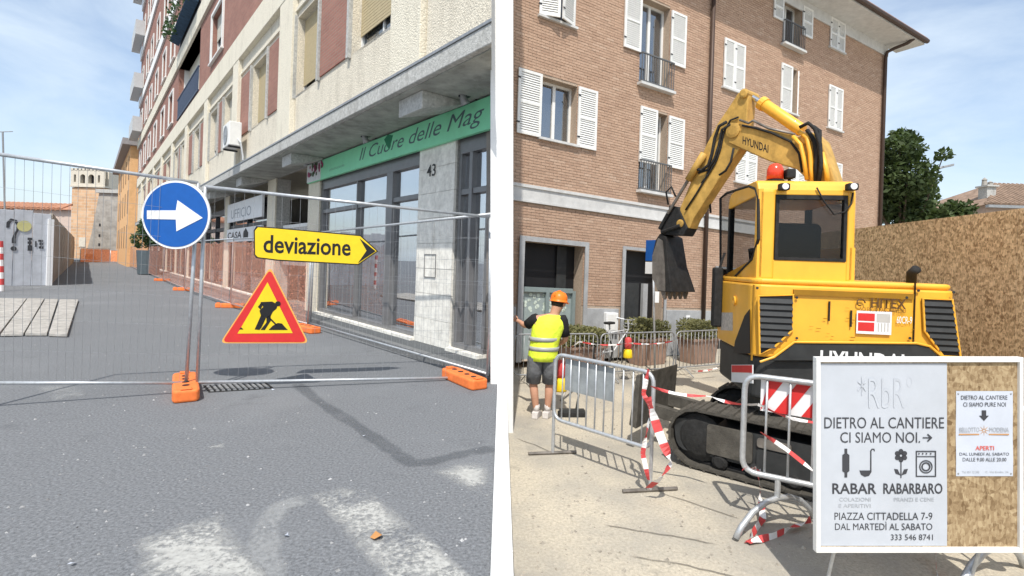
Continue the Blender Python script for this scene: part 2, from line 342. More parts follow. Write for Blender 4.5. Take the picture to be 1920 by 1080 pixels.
def osb_mat(name='osb_board', k_=1.25, lo=.12, hi=.92):
    m = bpy.data.materials.new(name); m.use_nodes = True; t = m.node_tree; p = t.nodes['Principled BSDF']; p.inputs['Roughness'].default_value = .8; p.inputs['Specular IOR Level'].default_value = .2
    tc = t.nodes.new('ShaderNodeTexCoord')
    def vor(scale, rot, str):
        mp = t.nodes.new('ShaderNodeMapping'); mp.inputs['Rotation'].default_value = rot; mp.inputs['Scale'].default_value = str
        v = t.nodes.new('ShaderNodeTexVoronoi'); v.inputs['Scale'].default_value = scale; v.inputs['Randomness'].default_value = 1
        t.links.new(tc.outputs['Object'], mp.inputs[0]); t.links.new(mp.outputs[0], v.inputs['Vector']); return v.outputs['Color']
    a = vor(21, (.5, .6, .3), (1, 3.6, 1.7)); b = vor(24, (1.2, -.7, .9), (3.4, 1, 1.4))
    sa = t.nodes.new('ShaderNodeSeparateColor'); sb = t.nodes.new('ShaderNodeSeparateColor'); t.links.new(a, sa.inputs[0]); t.links.new(b, sb.inputs[0])
    mx = t.nodes.new('ShaderNodeMath'); mx.operation = 'ADD'; t.links.new(sa.outputs[0], mx.inputs[0]); t.links.new(sb.outputs[1], mx.inputs[1])
    r = t.nodes.new('ShaderNodeValToRGB'); e = r.color_ramp.elements; e[0].position = lo; e[0].color = (.27, .17, .085, 1); e[1].position = hi; e[1].color = (.8, .62, .38, 1)
    k = e.new(.5); k.color = (.55, .395, .225, 1)
    hv = t.nodes.new('ShaderNodeMath'); hv.operation = 'MULTIPLY'; hv.inputs[1].default_value = .5; t.links.new(mx.outputs[0], hv.inputs[0]); t.links.new(hv.outputs[0], r.inputs[0]); t.links.new(r.outputs[0], p.inputs['Base Color'])
    for q in e: q.color = tuple(c*k_ for c in list(q.color)[:3])+(1,)
    bp = t.nodes.new('ShaderNodeBump'); bp.inputs['Strength'].default_value = .4; bp.inputs['Distance'].default_value = .004; t.links.new(hv.outputs[0], bp.inputs['Height']); t.links.new(bp.outputs[0], p.inputs['Normal'])
    return m
osb = osb_mat(); osb2 = osb_mat('osb_darkened_for_sun', .58, .0, 1.05)  # one board in two tones: brightened for grazing sun, darkened for frontal sun
def brickmat():
    m = bpy.data.materials.new('pink_brown_brick'); m.use_nodes = True; t = m.node_tree; p = t.nodes['Principled BSDF']; p.inputs['Roughness'].default_value = .88; p.inputs['Specular IOR Level'].default_value = .2
    g = t.nodes.new('ShaderNodeNewGeometry'); oi = t.nodes.new('ShaderNodeObjectInfo'); ad = t.nodes.new('ShaderNodeMath'); ad.operation = 'ADD'
    t.links.new(g.outputs['Random Per Island'], ad.inputs[0]); t.links.new(oi.outputs['Random'], ad.inputs[1])
    fr = t.nodes.new('ShaderNodeMath'); fr.operation = 'FRACT'; t.links.new(ad.outputs[0], fr.inputs[0])
    r = t.nodes.new('ShaderNodeValToRGB'); e = r.color_ramp.elements; e[0].position = 0; e[0].color = (.40, .265, .19, 1); e[1].position = 1; e[1].color = (.50, .36, .27, 1)
    k = e.new(.45); k.color = (.45, .305, .22, 1); k = e.new(.9); k.color = (.475, .325, .235, 1)
    tc = t.nodes.new('ShaderNodeTexCoord'); n = t.nodes.new('ShaderNodeTexNoise'); n.inputs['Scale'].default_value = 25; t.links.new(tc.outputs['Object'], n.inputs['Vector'])
    mu = t.nodes.new('ShaderNodeMixRGB'); mu.blend_type = 'OVERLAY'; mu.inputs[0].default_value = .25
    t.links.new(fr.outputs[0], r.inputs[0]); t.links.new(r.outputs[0], mu.inputs[1]); t.links.new(n.outputs['Fac'], mu.inputs[2]); t.links.new(mu.outputs[0], p.inputs['Base Color'])
    return m
brickm = brickmat()

# ================================================================== GROUND
GR = -.6                                  # the building site on the right lies 0.6 m below the street
Z3 = V((0, 0, 1))
d_l = ray(165, 469); d_l.z = 0
P0 = G(815, 648, .12); P0.z = 0
uL = d_l.normalized(); nL = V((uL.y, -uL.x, 0)); nL = -nL if nL.x > 0 else nL
FL = Fr(P0, uL, Z3, nL)                  # left street front: a = metres up the street, b = height, c = towards the road
e0, e1 = G(941, 1500, 0), at(941, 505, 6.2); e1.z = 0
e1 = G(941, 724, 0)
q0 = e0 - (e1-e0)*2
back = FL(54, 0, -4)
struct(MB().quad(V((-900, -60, 0)), q0-V((0, 60, 0)), e0, e1, FL(4, 0, -3.4), back, FL(900, 0, -4), V((-1500, 700, 0))).build('street_asphalt', asph))
struct(MB().quad(V((900, -60, GR)), V((900, 1500, GR)), V((-700, 1500, GR)), FL(54, GR, -3.9), FL(3.9, GR, -3.3), e1+V((-.02, 0, GR)), e0+V((-.03, 0, GR)), q0+V((0, -60, GR))).build('site_ground', sand))
# coping of the low white retaining wall between street and site
dirw = (e1-e0).normalized(); perp = V((dirw.y, -dirw.x, 0))
FW = Fr(e0, dirw, Z3, perp); Lw = (e1-e0).length
rw = thing('retaining_wall', 'low white rendered retaining wall edging the asphalt in the middle', 'wall', e0)
MB().box(FW, -3, Lw, GR-.2, -.005, -.045, .045).build('wall_body', white_plaster, rw)
nst = 8; MBc = None
for i in range(nst):
    a0 = -1+(Lw+1)*i/nst; MB().box(FW, a0+.004, a0+(Lw+1)/nst-.004, -.005, .03, -.055, .055).build('coping_stone', white_plaster, rw, bevel=.006)
# tall white party wall end
FP = Fr(at(941, 505, 6.3), (CR, 0, SR), (-SR, 0, CR), (0, 1, 0))
pw = thing('party_wall', 'tall white rendered party wall seen end on between the two buildings', 'wall', (FP.O.x, FP.O.y, GR))
dv = (at(941, 505, 10)-at(941, 505, 6.3)); dv.z = 0; dv.normalize()
hw = 21.5*6.3/FPX
m = MB(); b0, b1 = -2.4, 9.5
m.hexa([FP(-hw, b0), FP(hw, b0), FP(hw, b1), FP(-hw, b1)] + [p+dv*2.6 for p in (FP(-hw, b0), FP(hw, b0), FP(hw, b1), FP(-hw, b1))])
m.build('wall', white_plaster, pw, bevel=.012)
MB().box(FP, -hw-.04, hw+.04, b1, b1+.08, -.04, 2.6).build('coping', cornice, pw)

# ---- road surface: worn crossing stripes, dark trench patch, grate
def sheet(name, pts, m, z, soft=.16):
    p = [G(x, y, z) for x, y in pts]; c = sum(p, V((0, 0, 0)))/len(p); out = []
    for a, b in zip(p, p[1:]+p[:1]):
        k = max(1, int((b-a).length/.06)); out += [a.lerp(b, i/k) for i in range(k)]
    n = len(out); inn = [q+(c-q)*min(.8, soft*random.uniform(.5, 1.5)/max((c-q).length, .01)) for q in out]
    me = bpy.data.meshes.new(name); me.from_pydata([tuple(q) for q in out+inn+[c]], [], [(i, (i+1) % n, n+(i+1) % n, n+i) for i in range(n)]+[(n+i, n+(i+1) % n, 2*n) for i in range(n)])
    at_ = me.attributes.new('cover', 'FLOAT', 'POINT')
    for i in range(2*n+1): at_.data[i].value = 0 if i < n else 1
    return link(name, me, m)
def band(name, pts, w, m, z):
    p = [G(x, y, z) for x, y in pts]; q = []
    for a, b in zip(p, p[1:]):
        k = max(1, int((b-a).length/.08)); q += [a.lerp(b, i/k) for i in range(k)]
    q.append(p[-1]); vs = []; cv = []
    for i, c in enumerate(q):
        d = (q[min(i+1, len(q)-1)]-q[max(i-1, 0)]); sd = V((d.y, -d.x, 0)).normalized(); ww = w*random.uniform(.8, 1.2)
        for k, a in ((-1, 0), (-.55, 1), (.55, 1), (1, 0)): vs.append(c+sd*k*ww/2); cv.append(a if 0 < i < len(q)-1 else 0)
    me = bpy.data.meshes.new(name); me.from_pydata([tuple(v) for v in vs], [], [(4*i+k, 4*i+k+1, 4*i+k+5, 4*i+k+4) for i in range(len(q)-1) for k in range(3)])
    at_ = me.attributes.new('cover', 'FLOAT', 'POINT')
    for i, a in enumerate(cv): at_.data[i].value = a
    return link(name, me, m)
struct(sheet('crossing_stripe', [(250, 1100), (252, 1012), (330, 985), (420, 958), (470, 1030), (520, 1100)], paintm, .004))
struct(sheet('crossing_stripe', [(578, 926), (640, 912), (700, 922), (800, 1000), (930, 1120), (740, 1120)], paintm, .004))
struct(sheet('crossing_stripe', [(805, 884), (860, 868), (917, 866), (932, 950)], paintm, .004))
struct(band('paint_smear', [(510, 1100), (494, 1040), (498, 985), (525, 950), (585, 930)], .2, faintm, .004))
struct(sheet('paint_smear', [(380, 838), (424, 830), (424, 838), (395, 843)], paintm, .004))
struct(sheet('paint_smear', [(60, 725), (150, 720), (165, 742), (100, 752)], faintm, .004))
struct(band('trench_patch', [(555, 718), (594, 750), (672, 800), (770, 868), (806, 866), (860, 852), (935, 838)], .16, patchm, .004))
gr = thing('drain_grate', 'iron drain grate let into the asphalt beside the orange foot', 'grate', G(415, 737))
FG = Fr(G(385, 724), (G(455, 720)-G(385, 724)), G(470, 750)-G(440, 722)); FG.n = Z3
m = MB().box(FG, -.02, .62, -.02, .34, .001, .006); m.build('grate_bed', rubber, gr)
for i in range(11): MB().box(FG, i*.055, i*.055+.03, 0, .32, .006, .016).build('grate_bar', galvd, gr)

# ---- pavement
pv = MB()
pv.ebox(FL, 60, -.05, .12, -.3, .4); struct(pv.build('pavement', pave))
kb = MB()
e_ = end_at(FL, .46, .1)+.06
for i in range(62): kb.box(FL, e_+i, e_+i+.985, -.05, .125, .4, .52)
struct(kb.build('kerb', kerbm, bevel=.01))

# ================================================================== LEFT APARTMENT BUILDING
ab = thing('apartment_building', 'tall apartment block of red brick and cream bands over shopfronts with a deep concrete canopy', 'building', FL(25, 0, .5))
def wall(mb, fr, a0, a1, b0, b1, c, hs, depth):
    A = sorted({a0, a1, *[x for h in hs for x in h[:2] if a0 < x < a1]}); B = sorted({b0, b1, *[x for h in hs for x in h[2:4] if b0 < x < b1]})
    for i in range(len(A)-1):
        for j in range(len(B)-1):
            x, y = (A[i]+A[i+1])/2, (B[j]+B[j+1])/2
            if not any(h[0] < x < h[1] and h[2] < y < h[3] for h in hs): mb.quad(fr(A[i], B[j], c), fr(A[i+1], B[j], c), fr(A[i+1], B[j+1], c), fr(A[i], B[j+1], c))
    for h in hs:
        x0, x1, y0, y1 = h[:4]
        if x1 < a0 or x0 > a1: continue
        for p, q in (((x0, y0), (x1, y0)), ((x1, y0), (x1, y1)), ((x1, y1), (x0, y1)), ((x0, y1), (x0, y0))):
            mb.quad(fr(*p, c), fr(*q, c), fr(*q, c-depth), fr(*p, c-depth))
def roller_window(parent, fr, s0, s1, t0, t1, c, bm=blind, drop=.8, fine=True, fm=whitef):
    fw = .05
    m = MB(); m.box(fr, s0, s0+fw, t0, t1, c, c+.05); m.box(fr, s1-fw, s1, t0, t1, c, c+.05); m.box(fr, s0+fw, s1-fw, t0, t0+fw, c, c+.05); m.box(fr, s0+fw, s1-fw, t1-fw, t1, c, c+.05); m.box(fr, (s0+s1)/2-.02, (s0+s1)/2+.02, t0+fw, t1-fw, c, c+.03)
    w = m.build('window', fm, parent)
    MB().box(fr, s0+.01, s1-.01, t0+.01, t1-.01, c-.02, c+.004).build('pane', winglass, w)
    bb = t1-(t1-t0)*drop
    if drop > .05:
        if fine:
            m = MB(); k = int((t1-bb)/.055)
            for i in range(k): m.box(fr, s0+.03, s1-.03, t1-.03-(i+1)*.055, t1-.03-i*.055-.008, c+.055, c+.072)
            m.build('roller_blind', bm, w, stuff=True)
        else: MB().box(fr, s0+.03, s1-.03, bb, t1-.02, c+.055, c+.07).build('roller_blind', bm, w)
    MB().box(fr, s0-.06, s1+.06, t0-.05, t0, c, c+.22).build('sill', conc, w)
    return w
S_END = 52.0
# --- bays of the first floor
mod = 5.55; pil = [(-1.05, -.15), (4.75, 5.75)]
k = 10.1
while k < S_END-2: pil.append((k, k+.75)); k += 5.2
holes1 = []; bricks1 = []
for i in range(len(pil)-1):
    b0_, b1_ = pil[i][1], pil[i+1][0]
    if i % 2 == 0:
        wA = (b0_+.05, b0_+1.75); wB = (b1_-1.5, b1_-.02) if i == 0 else (b1_-1.75, b1_-.05)
        holes1 += [(*wA, 5.1, 6.85), (*wB, 5.1, 6.85)]; bricks1.append((wA[1]+.12, wB[0]-.12))
    else:
        wA = ((b0_+b1_)/2-.85, (b0_+b1_)/2+.8); holes1.append((*wA, 5.1, 6.85)); bricks1 += [(b0_+.03, wA[0]-.12), (wA[1]+.12, b1_-.03)]
m = MB(); wall(m, FL, end_at(FL, .92), S_END, 4.1, 7.45, .92, holes1, .22); m.build('first_floor_wall', stucco2, ab, recalc=False)
for i, (s0, s1, t0, t1) in enumerate(holes1):
    roller_window(ab, FL, s0, s1, t0, t1, .70, blind if i < 3 else blind2, [.8, .86, .9, .7][i % 4], fine=i < 5)
    if i < 8:
        MB().box(FL, s0-.1, s0-.005, 5.04, 6.9, .921, .99).build('window_jamb', conc, ab); MB().box(FL, s1+.005, s1+.1, 5.04, 6.9, .921, .99).build('window_jamb', conc, ab)
for s0, s1 in bricks1: MB().box(FL, s0, s1, 5.1, 6.85, .921, .95).build('brick_panel', redbrick, ab)
for s0, s1 in pil: MB().box(FL, s0, s1, 4.16, 7.44, .921, 1.04).build('pilaster', stucco, ab, bevel=.008)
MB().ebox(FL, S_END, 7.44, 8.2, .60, 1.05).build('string_course', stucco, ab, bevel=.01)
MB().ebox(FL, S_END, 6.98, 7.06, .921, .97).build('window_head_band', stucco, ab)
MB().ebox(FL, -1.1, 4.16, 7.44, .8, .96).build('pebbled_panel', stucco2, ab)
# --- canopy
cp = MB().ebox(FL, S_END, 3.92, 4.155, -.1, 1.06).build('canopy', conc, ab, bevel=.012)
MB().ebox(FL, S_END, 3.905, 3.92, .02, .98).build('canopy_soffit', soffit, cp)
MB().ebox(FL, S_END, 4.155, 4.19, .925, 1.075).build('canopy_flashing', galvd, cp)
for s in (-.85, 5.15, 10.1, 15.3, 20.5, 25.7, 30.9): MB().hexa([FL(s, 3.64, .86), FL(s+.7, 3.64, .86), FL(s+.7, 3.904, .86), FL(s, 3.904, .86), FL(s, 3.86, .12), FL(s+.7, 3.86, .12), FL(s+.7, 3.904, .12), FL(s, 3.904, .12)]).build('beam', conc, cp, bevel=.012)
# --- upper floors
floors = [(8.2, 11.05, 11.8), (11.8, 14.9, 15.55), (15.55, 19.3, 20.1), (20.1, 24.0, 24.7), (24.7, 28.4, 29.1), (29.1, 32.6, 33.4)]
log_s = (17.75, 24.3)
for fi, (t0, tb, t1) in enumerate(floors):
    ws = [5.3, 13.9] + [27.2, 31.4, 36, 40.4, 44.4, 49.0]
    hs = [(s-.85-.15*(s < 20), s+.85+.15*(s < 20), t0+.55, t0+2.2) for s in ws]
    lg = (log_s[0], log_s[1], t0+.15, tb)
    hh = hs + ([lg] if fi < 4 else [])
    m = MB(); wall(m, FL, end_at(FL, 1.0), S_END, t0, tb, 1.0, hs if fi >= 4 else hh, .22)
    m.build('brick_wall', redbrick, ab, recalc=False)
    MB().ebox(FL, S_END+.02, tb, t1, .55, 1.1).build('string_course', stucco if fi < 1 else white_plaster, ab, bevel=.01)
    for j, (s0, s1, a, b) in enumerate(hs):
        w = roller_window(ab, FL, s0, s1, a, b, .79, blind2, .55 if j == 1 else .8, fine=False)
        m = MB(); m.box(FL, s0-.14, s0-.004, a-.1, b+.12, 1.002, 1.06); m.box(FL, s1+.004, s1+.14, a-.1, b+.12, 1.002, 1.06); m.box(FL, s0-.004, s1+.004, b+.004, b+.12, 1.002, 1.06); m.box(FL, s0-.2, s1+.2, a-.16, a-.1, 1.002, 1.1)
        m.build('window_surround', whitef, ab)
    if fi < 4:
        m = MB(); c0, c1 = -.2, .78
        m.quad(FL(lg[0], lg[2], c0), FL(lg[1], lg[2], c0), FL(lg[1], lg[3], c0), FL(lg[0], lg[3], c0))
        for p, q in (((lg[0], lg[2]), (lg[1], lg[2])), ((lg[1], lg[2]), (lg[1], lg[3])), ((lg[0], lg[3]), (lg[0], lg[2])), ((lg[1], lg[3]), (lg[0], lg[3]))): m.quad(FL(*p, c0), FL(*q, c0), FL(*q, c1), FL(*p, c1))
        lo = m.build('loggia', white_plaster if fi == 0 else stucco, ab, recalc=False)
        m = MB(); m.box(FL, lg[0], lg[1], t0+1.15, t0+1.2, 1.0, 1.06)
        for s in range(int((lg[1]-lg[0])/.12)): m.box(FL, lg[0]+s*.12, lg[0]+s*.12+.05, t0+.12, t0+1.15, 1.02, 1.04)
        m.box(FL, lg[0], lg[1], t0+.14, t0+.2, 1.0, 1.06)
        m.build('balcony_railing', mat('blue_grey_rail', (.05, .07, .12), .5) if fi == 0 else darkf, lo, stuff=True)
        for s in (19.2, 22.4): MB().box(FL, s, s+1.3, t0+.2, t0+2.4, -.195, -.15).build('balcony_door', darkf, lo)
    # box balcony at the far end
    m = MB(); m.box(FL, 47.3, 52.6, t0+.1, t0+.28, 1.11, 1.75); m.box(FL, 47.3, 52.6, t0+.28, t0+1.35, 1.67, 1.75); m.box(FL, 47.3, 47.4, t0+.28, t0+1.35, 1.11, 1.67); m.box(FL, 52.5, 52.6, t0+.28, t0+1.35, 1.11, 1.67)
    if fi >= 1: m.build('box_balcony', greyw, ab)
# body behind the street front
MB().prism(Fr(V((0, 0, 0)), (1, 0, 0), (0, 1, 0), (0, 0, 1)), [(FL(a, 0, c).x, FL(a, 0, c).y) for a, c in ((S_END, .55), (S_END, -3.3), (4.4, -3.3), (end_at(FL, -2.6)+.05, -2.6), (end_at(FL, .55), .55))], 4.2, 33.4).build('rear_body', stucco, ab)
MB().ebox(FL, S_END+.5, 33.4, 33.7, -3.0, 1.6).build('roof', conc, ab)
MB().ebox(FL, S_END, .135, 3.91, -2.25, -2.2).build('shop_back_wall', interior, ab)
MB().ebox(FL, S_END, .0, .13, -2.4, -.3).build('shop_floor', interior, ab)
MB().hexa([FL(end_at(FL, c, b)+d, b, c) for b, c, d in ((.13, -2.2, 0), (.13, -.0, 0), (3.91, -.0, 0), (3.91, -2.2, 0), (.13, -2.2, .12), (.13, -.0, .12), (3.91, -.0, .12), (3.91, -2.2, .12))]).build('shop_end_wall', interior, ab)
MB().box(FL, S_END-.2, S_END, .13, 3.92, -3.2, 0).build('end_wall', stucco, ab)

# --- shopfronts
def pillar(s0, s1, m, stones=True, t1=3.9):
    pl = MB().box(FL, s0+.015, s1-.015, .12, t1, -.42, -.02).build('shop_pillar', conc, ab)
    if stones:
        n = 9; h = (t1-.12)/n; mid = (s0+s1)/2
        for i in range(n):
            for (x0, x1) in ((s0, mid-.002), (mid+.002, s1)):
                MB().box(FL, x0, x1, .12+i*h+.003, .12+(i+1)*h-.003, -.02, .02+random.uniform(0, .006)).build('stone_slab', m, pl)
    else: MB().box(FL, s0, s1, .12, t1, -.02, .02).build('cladding', m, pl)
    return pl
pilA = pillar(-.46, .66, traver)
FLr = Fr(FL(0, 0, 0), -uL, Z3, nL)       # reads left to right from the street
text('43', 'house_number', black, FLr, (-.38, 2.92, -.1, 3.12), pilA, out=.034, bold=.004)
m = MB(); fr_ = (-.0, .38, 1.23, 1.62)
for q in ((0, .012, 1.23, 1.62), (.36, .372, 1.23, 1.62), (.012, .36, 1.23, 1.242), (.012, .36, 1.608, 1.62)): m.box(FL, q[0], q[1], q[2], q[3], .027, .036)
m.build('meter_hatch_frame', alu, pilA)
def shopfront(s0, s1, posts, transom, fm, t0=.17, t1=3.25, transomh=.16, name='shopfront'):
    m = MB(); fw = .07
    m.box(FL, s0, s1, t1-.06, t1+.18, -.2, -.04); m.box(FL, s0, s1, t0, t0+.08, -.2, -.02)
    m.box(FL, s0, s0+fw, t0+.08, t1-.06, -.2, -.04); m.box(FL, s1-fw, s1, t0+.08, t1-.06, -.2, -.04)
    for a, b in posts: m.box(FL, a, b, t0+.08, t1-.06, -.19, -.03)
    for a, b in zip([s0+fw]+[p[1] for p in posts], [p[0] for p in posts]+[s1-fw]): m.box(FL, a, b, transom, transom+transomh, -.18, -.05)
    sf = m.build('shopfront', fm, ab, bevel=.006)
    for a, b in zip([s0+fw]+[p[1] for p in posts], [p[0] for p in posts]+[s1-fw]):
        MB().box(FL, a, b, t0+.08, transom, -.13, -.118).build('pane', shopglass, sf); MB().box(FL, a, b, transom+transomh, t1-.06, -.13, -.118).build('pane', shopglass, sf)
    MB().box(FL, s0-.02, s1+.02, .12, t0, -.2, .1).build('sill_stone', traver, sf)
    return sf
shopfront(.68, 5.6, [(1.76, 2.02), (3.42, 3.46)], 2.6, alu, transomh=.09)
shopfront(end_at(FL, -.04, 3.3)+.02, -.48, [(-.86, -.78)], 2.55, alu, transomh=.09)
pillar(5.62, 6.45, stucco, False)
# recessed entrance with balustrade, then further shops
MB().box(FL, 6.5, 9.5, .13, 3.9, -1.7, -1.6).build('entrance_wall', mat('brown_cladding', (.2, .14, .09), .7, var=.3), ab)
ed = MB().box(FL, 7.3, 8.6, .14, 2.9, -1.59, -1.54).build('entrance_door', darkf, ab); MB().box(FL, 7.45, 8.45, .4, 2.7, -1.535, -1.53).build('pane', shopglass, ed)
bal = MB(); bal.box(FL, 6.5, 9.4, 2.35, 2.45, -.3, -.2)
for i in range(20): bal.box(FL, 6.55+i*.145, 6.6+i*.145, 1.25, 2.35, -.28, -.22)
bal.build('balustrade', whitef, ab, stuff=True)
pillar(9.5, 10.4, stucco, False)
shopfront(10.45, 16.2, [(13.2, 13.3)], 2.5, darkf)
pillar(16.2, 17.0, stucco, False)
s = 17.0
for i in range(6):
    shopfront(s+.03, s+4.6, [(s+2.2, s+2.3)], 2.5, darkf); pillar(s+4.62, s+5.2, stucco, False); s += 5.2

# --- things fixed to the building
sg = thing('shop_sign', 'mint green shop fascia sign with dark script lettering and a floral corner', 'sign', FL(2, 3.4, .06))
MB().ebox(FL, 6.34, 3.4, 3.87, .03, .1).build('sign_board', greensign, sg, bevel=.006)
MB().box(FL, 5.35, 6.34, 3.41, 3.86, .101, .105).build('floral_panel', mat('pale_print', (.6, .62, .62), .5), sg)
for i in range(26):
    a, b, r = random.uniform(5.15, 6.25), random.uniform(3.55, 3.84), random.uniform(.03, .075); MB().prism(FL, disc((a, b), r, 7), .106, .112).build('printed_grape', purple if i % 3 else leafb, sg)
text('Il Cuore delle Mag', 'script_lettering', mat('slate_ink', (.09, .14, .15), .6), FLr, (-3.05, 3.47, 1.3, 3.8), sg, out=.103, bold=-.002, shear=.35)
text('pasticceria', 'small_lettering', mat('pale_ink', (.2, .42, .3), .6), FLr, (-4.75, 3.52, -3.85, 3.6), sg, out=.103)
MB().prism(FL, [(1.55, 3.82), (1.75, 3.87), (1.9, 3.8), (1.78, 3.66), (1.68, 3.58)], .102, .107).build('leaf_motif', mat('dark_green_print', (.02, .2, .1), .6), sg)
for i, (s, lab) in enumerate(((5.9, 'small spotlight on the floral left end of the green sign'), (2.35, 'small spotlight on a bent arm above the middle of the green sign'), (-1.05, 'small spotlight above the right end of the green sign'))):
    t = thing('spotlight', lab, 'spotlight', FL(s, 3.8, .2), 'spotlights over the green shop sign')
    MB().tube([FL(s, 3.9, .06), FL(s, 3.97, .2), FL(s, 3.88, .38)], .014, 6).build('bracket', darkf, t)
    MB().lathe(FL(s, 3.93, .34), [(.035, 0), (.05, .03), (.06, .12), (.075, .16), (.07, .165), (0.03, .15)], FL(0, -.8, -.45)-FL(0, 0, 0), 12).build('lamp_head', galvd, t, smooth=True)
    MB().box(FL, s-.04, s+.04, 3.9, 3.97, .2, .3).build('ballast_box', darkf, t)
ac = thing('air_conditioner', 'white air conditioning unit on brackets under a first floor window', 'air conditioner', FL(9.5, 4.6, 1.2))
MB().box(FL, 9.05, 9.95, 4.62, 5.3, 1.1, 1.42).build('casing', whitef, ac, bevel=.02)
MB().lathe(FL(9.55, 4.96, 1.42), [(.26, 0), (.28, .012), (.24, .02), (.22, .008), (.05, .008), (.04, .02)], nL, 20).build('fan_grille', galvd, ac)
for s in (9.15, 9.8): MB().box(FL, s, s+.05, 4.57, 4.62, 1.045, 1.42).build('bracket', darkf, ac)
MB().tube([FL(9.02, 4.8, 1.2), FL(8.9, 4.7, 1.15), FL(8.9, 4.3, 1.08), FL(8.9, 4.2, 1.08)], .025, 6).build('hose', greyw, ac)
FLs = lambda off: Fr(FL(0, 0, off), -uL, Z3, nL)
s2 = thing('shop_sign', 'white shop sign reading CASA in black beside a small house mark', 'sign', FL(14, 2.4, .1))
MB().box(FL, 10.75, 16.1, 2.0, 2.5, .02, .09).build('sign_board', signwhite, s2)
text('CASA', 'lettering', black, FLr, (-15.9, 2.12, -13.5, 2.38), s2, out=.092, bold=.02)
MB().prism(FL, [(13.25, 2.1), (12.5, 2.1), (12.5, 2.3), (12.87, 2.47), (13.25, 2.3)], .092, .1).build('house_mark', black, s2)
s3 = thing('shop_sign', 'white shop sign with faint grey lettering above the CASA sign', 'sign', FL(14, 3, .1))
MB().box(FL, 10.75, 16.1, 2.78, 3.5, .02, .09).build('sign_board', signwhite, s3)
text('UFFICIO', 'lettering', inkg, FLr, (-15.4, 2.9, -12.2, 3.25), s3, out=.092)
t = thing('awning_planting', 'leafy plants and dark blue sunshade on the upper loggia', 'plants', FL(21, 12, 1.1))
MB().prism(Fr(FL(0, 0, 0), nL, Z3, uL), [(1.1, 12.1), (1.5, 12.25), (1.15, 13.6), (1.1, 13.6)], 17.9, 24.0).build('sunshade', mat('dark_blue_cloth', (.035, .075, .13), .8, var=.35), t)
def leaf_cloud(mb, c, r, n, size, squash=(1, 1, 1), shell=.35):
    c = V(c)
    for _ in range(n):
        d = V((random.gauss(0, 1), random.gauss(0, 1), random.gauss(0, 1))).normalized()*(r*(random.uniform(shell, 1)**.5))
        p = c+V((d.x*squash[0], d.y*squash[1], d.z*squash[2])); a = V((random.gauss(0, 1), random.gauss(0, 1), random.gauss(0, .8))).normalized(); b = a.orthogonal().normalized()
        b = (b*math.cos(1.7*_)+a.cross(b)*math.sin(1.7*_)); s = size*random.uniform(.6, 1.3)
        mb.quad(p-a*s, p-b*s*.5, p+a*s, p+b*s*.5)
m = MB()
for i in range(7): leaf_cloud(m, FL(18.2+i*.9, 12.6+.2*math.sin(i), 1.55), .42, 60, .1)
m.build('foliage', leafb, t, stuff=True, recalc=False)
# goods seen inside the first shop
t = thing('display_tub', 'blue cloth tub behind the shop glass', 'tub', FL(3, .13, -.8)); MB().lathe(FL(3.1, .13, -.75), [(.42, 0), (.5, .1), (.52, .45), (.45, .47), (.4, .3)], seg=18).build('tub_body', mat('blue_cloth', (.03, .1, .3), .8), t, smooth=True)
MB().lathe(FL(3.1, .45, -.75), [(.4, 0), (.36, .12), (.2, .2), (.05, .24)], seg=14).build('cushion', greyw, t, smooth=True)
for s, h, mm in ((4.4, 1.1, inkr), (2.6, 1.5, greyw), (1.2, 1.7, terra)):
    t = thing('display_shelf', 'dim shelf of goods inside the shop, '+{4.4: 'red edged at the far left', 2.6: 'pale behind the tub', 1.2: 'brown beside the pillar'}[s], 'shelf', FL(s, .13, -1.6))
    for k in range(3): MB().box(FL, s-.5, s+.5, .13+h*k/3, .17+h*k/3, -1.8, -1.2).build('shelf_board', wood, t); MB().box(FL, s-.4, s+.35, .172+h*k/3, .13+h*(k+.75)/3, -1.7, -1.3).build('goods', mm, t)
    MB().box(FL, s-.5, s+.5, .13, .2+h, -1.85, -1.805).build('back_panel', wood, t)

# ================================================================== FAR END OF THE STREET
ob = thing('ochre_building', 'ochre rendered town house with wide grey eaves beyond the brick block', 'building', FL(62, 0, 0))
hs = []
for r_ in range(3):
    for k_ in range(5): hs.append((56+k_*4.6, 57.4+k_*4.6, 1.8+r_*3.4, 4.1+r_*3.4))
m = MB(); wall(m, FL, 54.2, 79, 0, 11.7, 1.5, hs, .3); m.build('front_wall', ochre, ob, recalc=False)
MB().box(FL, 54.2, 79, 0, 11.7, -5, 1.19).build('body', ochre, ob); MB().box(FL, 54.15, 54.2, 0, 11.7, -5, 1.5).build('gable_wall', ochre, ob)
bsh = mat('brown_shutter', (.3, .2, .12), .7)
for h in hs: w = MB().box(FL, h[0], h[1], h[2], h[3], 1.2, 1.24).build('window', darkf, ob); MB().box(FL, h[0]-.6, h[0]-.02, h[2], h[3], 1.502, 1.55).build('shutter', bsh, w)
rf = MB().box(FL, 53.6, 79.6, 11.7, 12.3, -5.5, 2.15).build('roof', mat('grey_eaves', (.3, .28, .28), .8), ob); MB().box(FL, 60, 61.5, 12.3, 13.6, -.6, .6).build('chimney', ochre, rf)
def px_frame(Y): return Fr(at(PPX, PPY, Y), (CR, 0, SR), (-SR, 0, CR), (0, -1, 0))
def tower(name, label, x0, x1, ytop, Y, depth, m, cat='tower'):
    t = thing(name, label, cat, (at((x0+x1)/2, 500, Y).x, Y, 0)); fr = Fr(V((at((x0+x1)/2, 480, Y).x, Y, 0)), (1, 0, 0), (0, 0, 1), (0, -1, 0))
    w = (x1-x0)*Y/FPX/2; h = at((x0+x1)/2, ytop, Y).z
    return t, fr, w, h
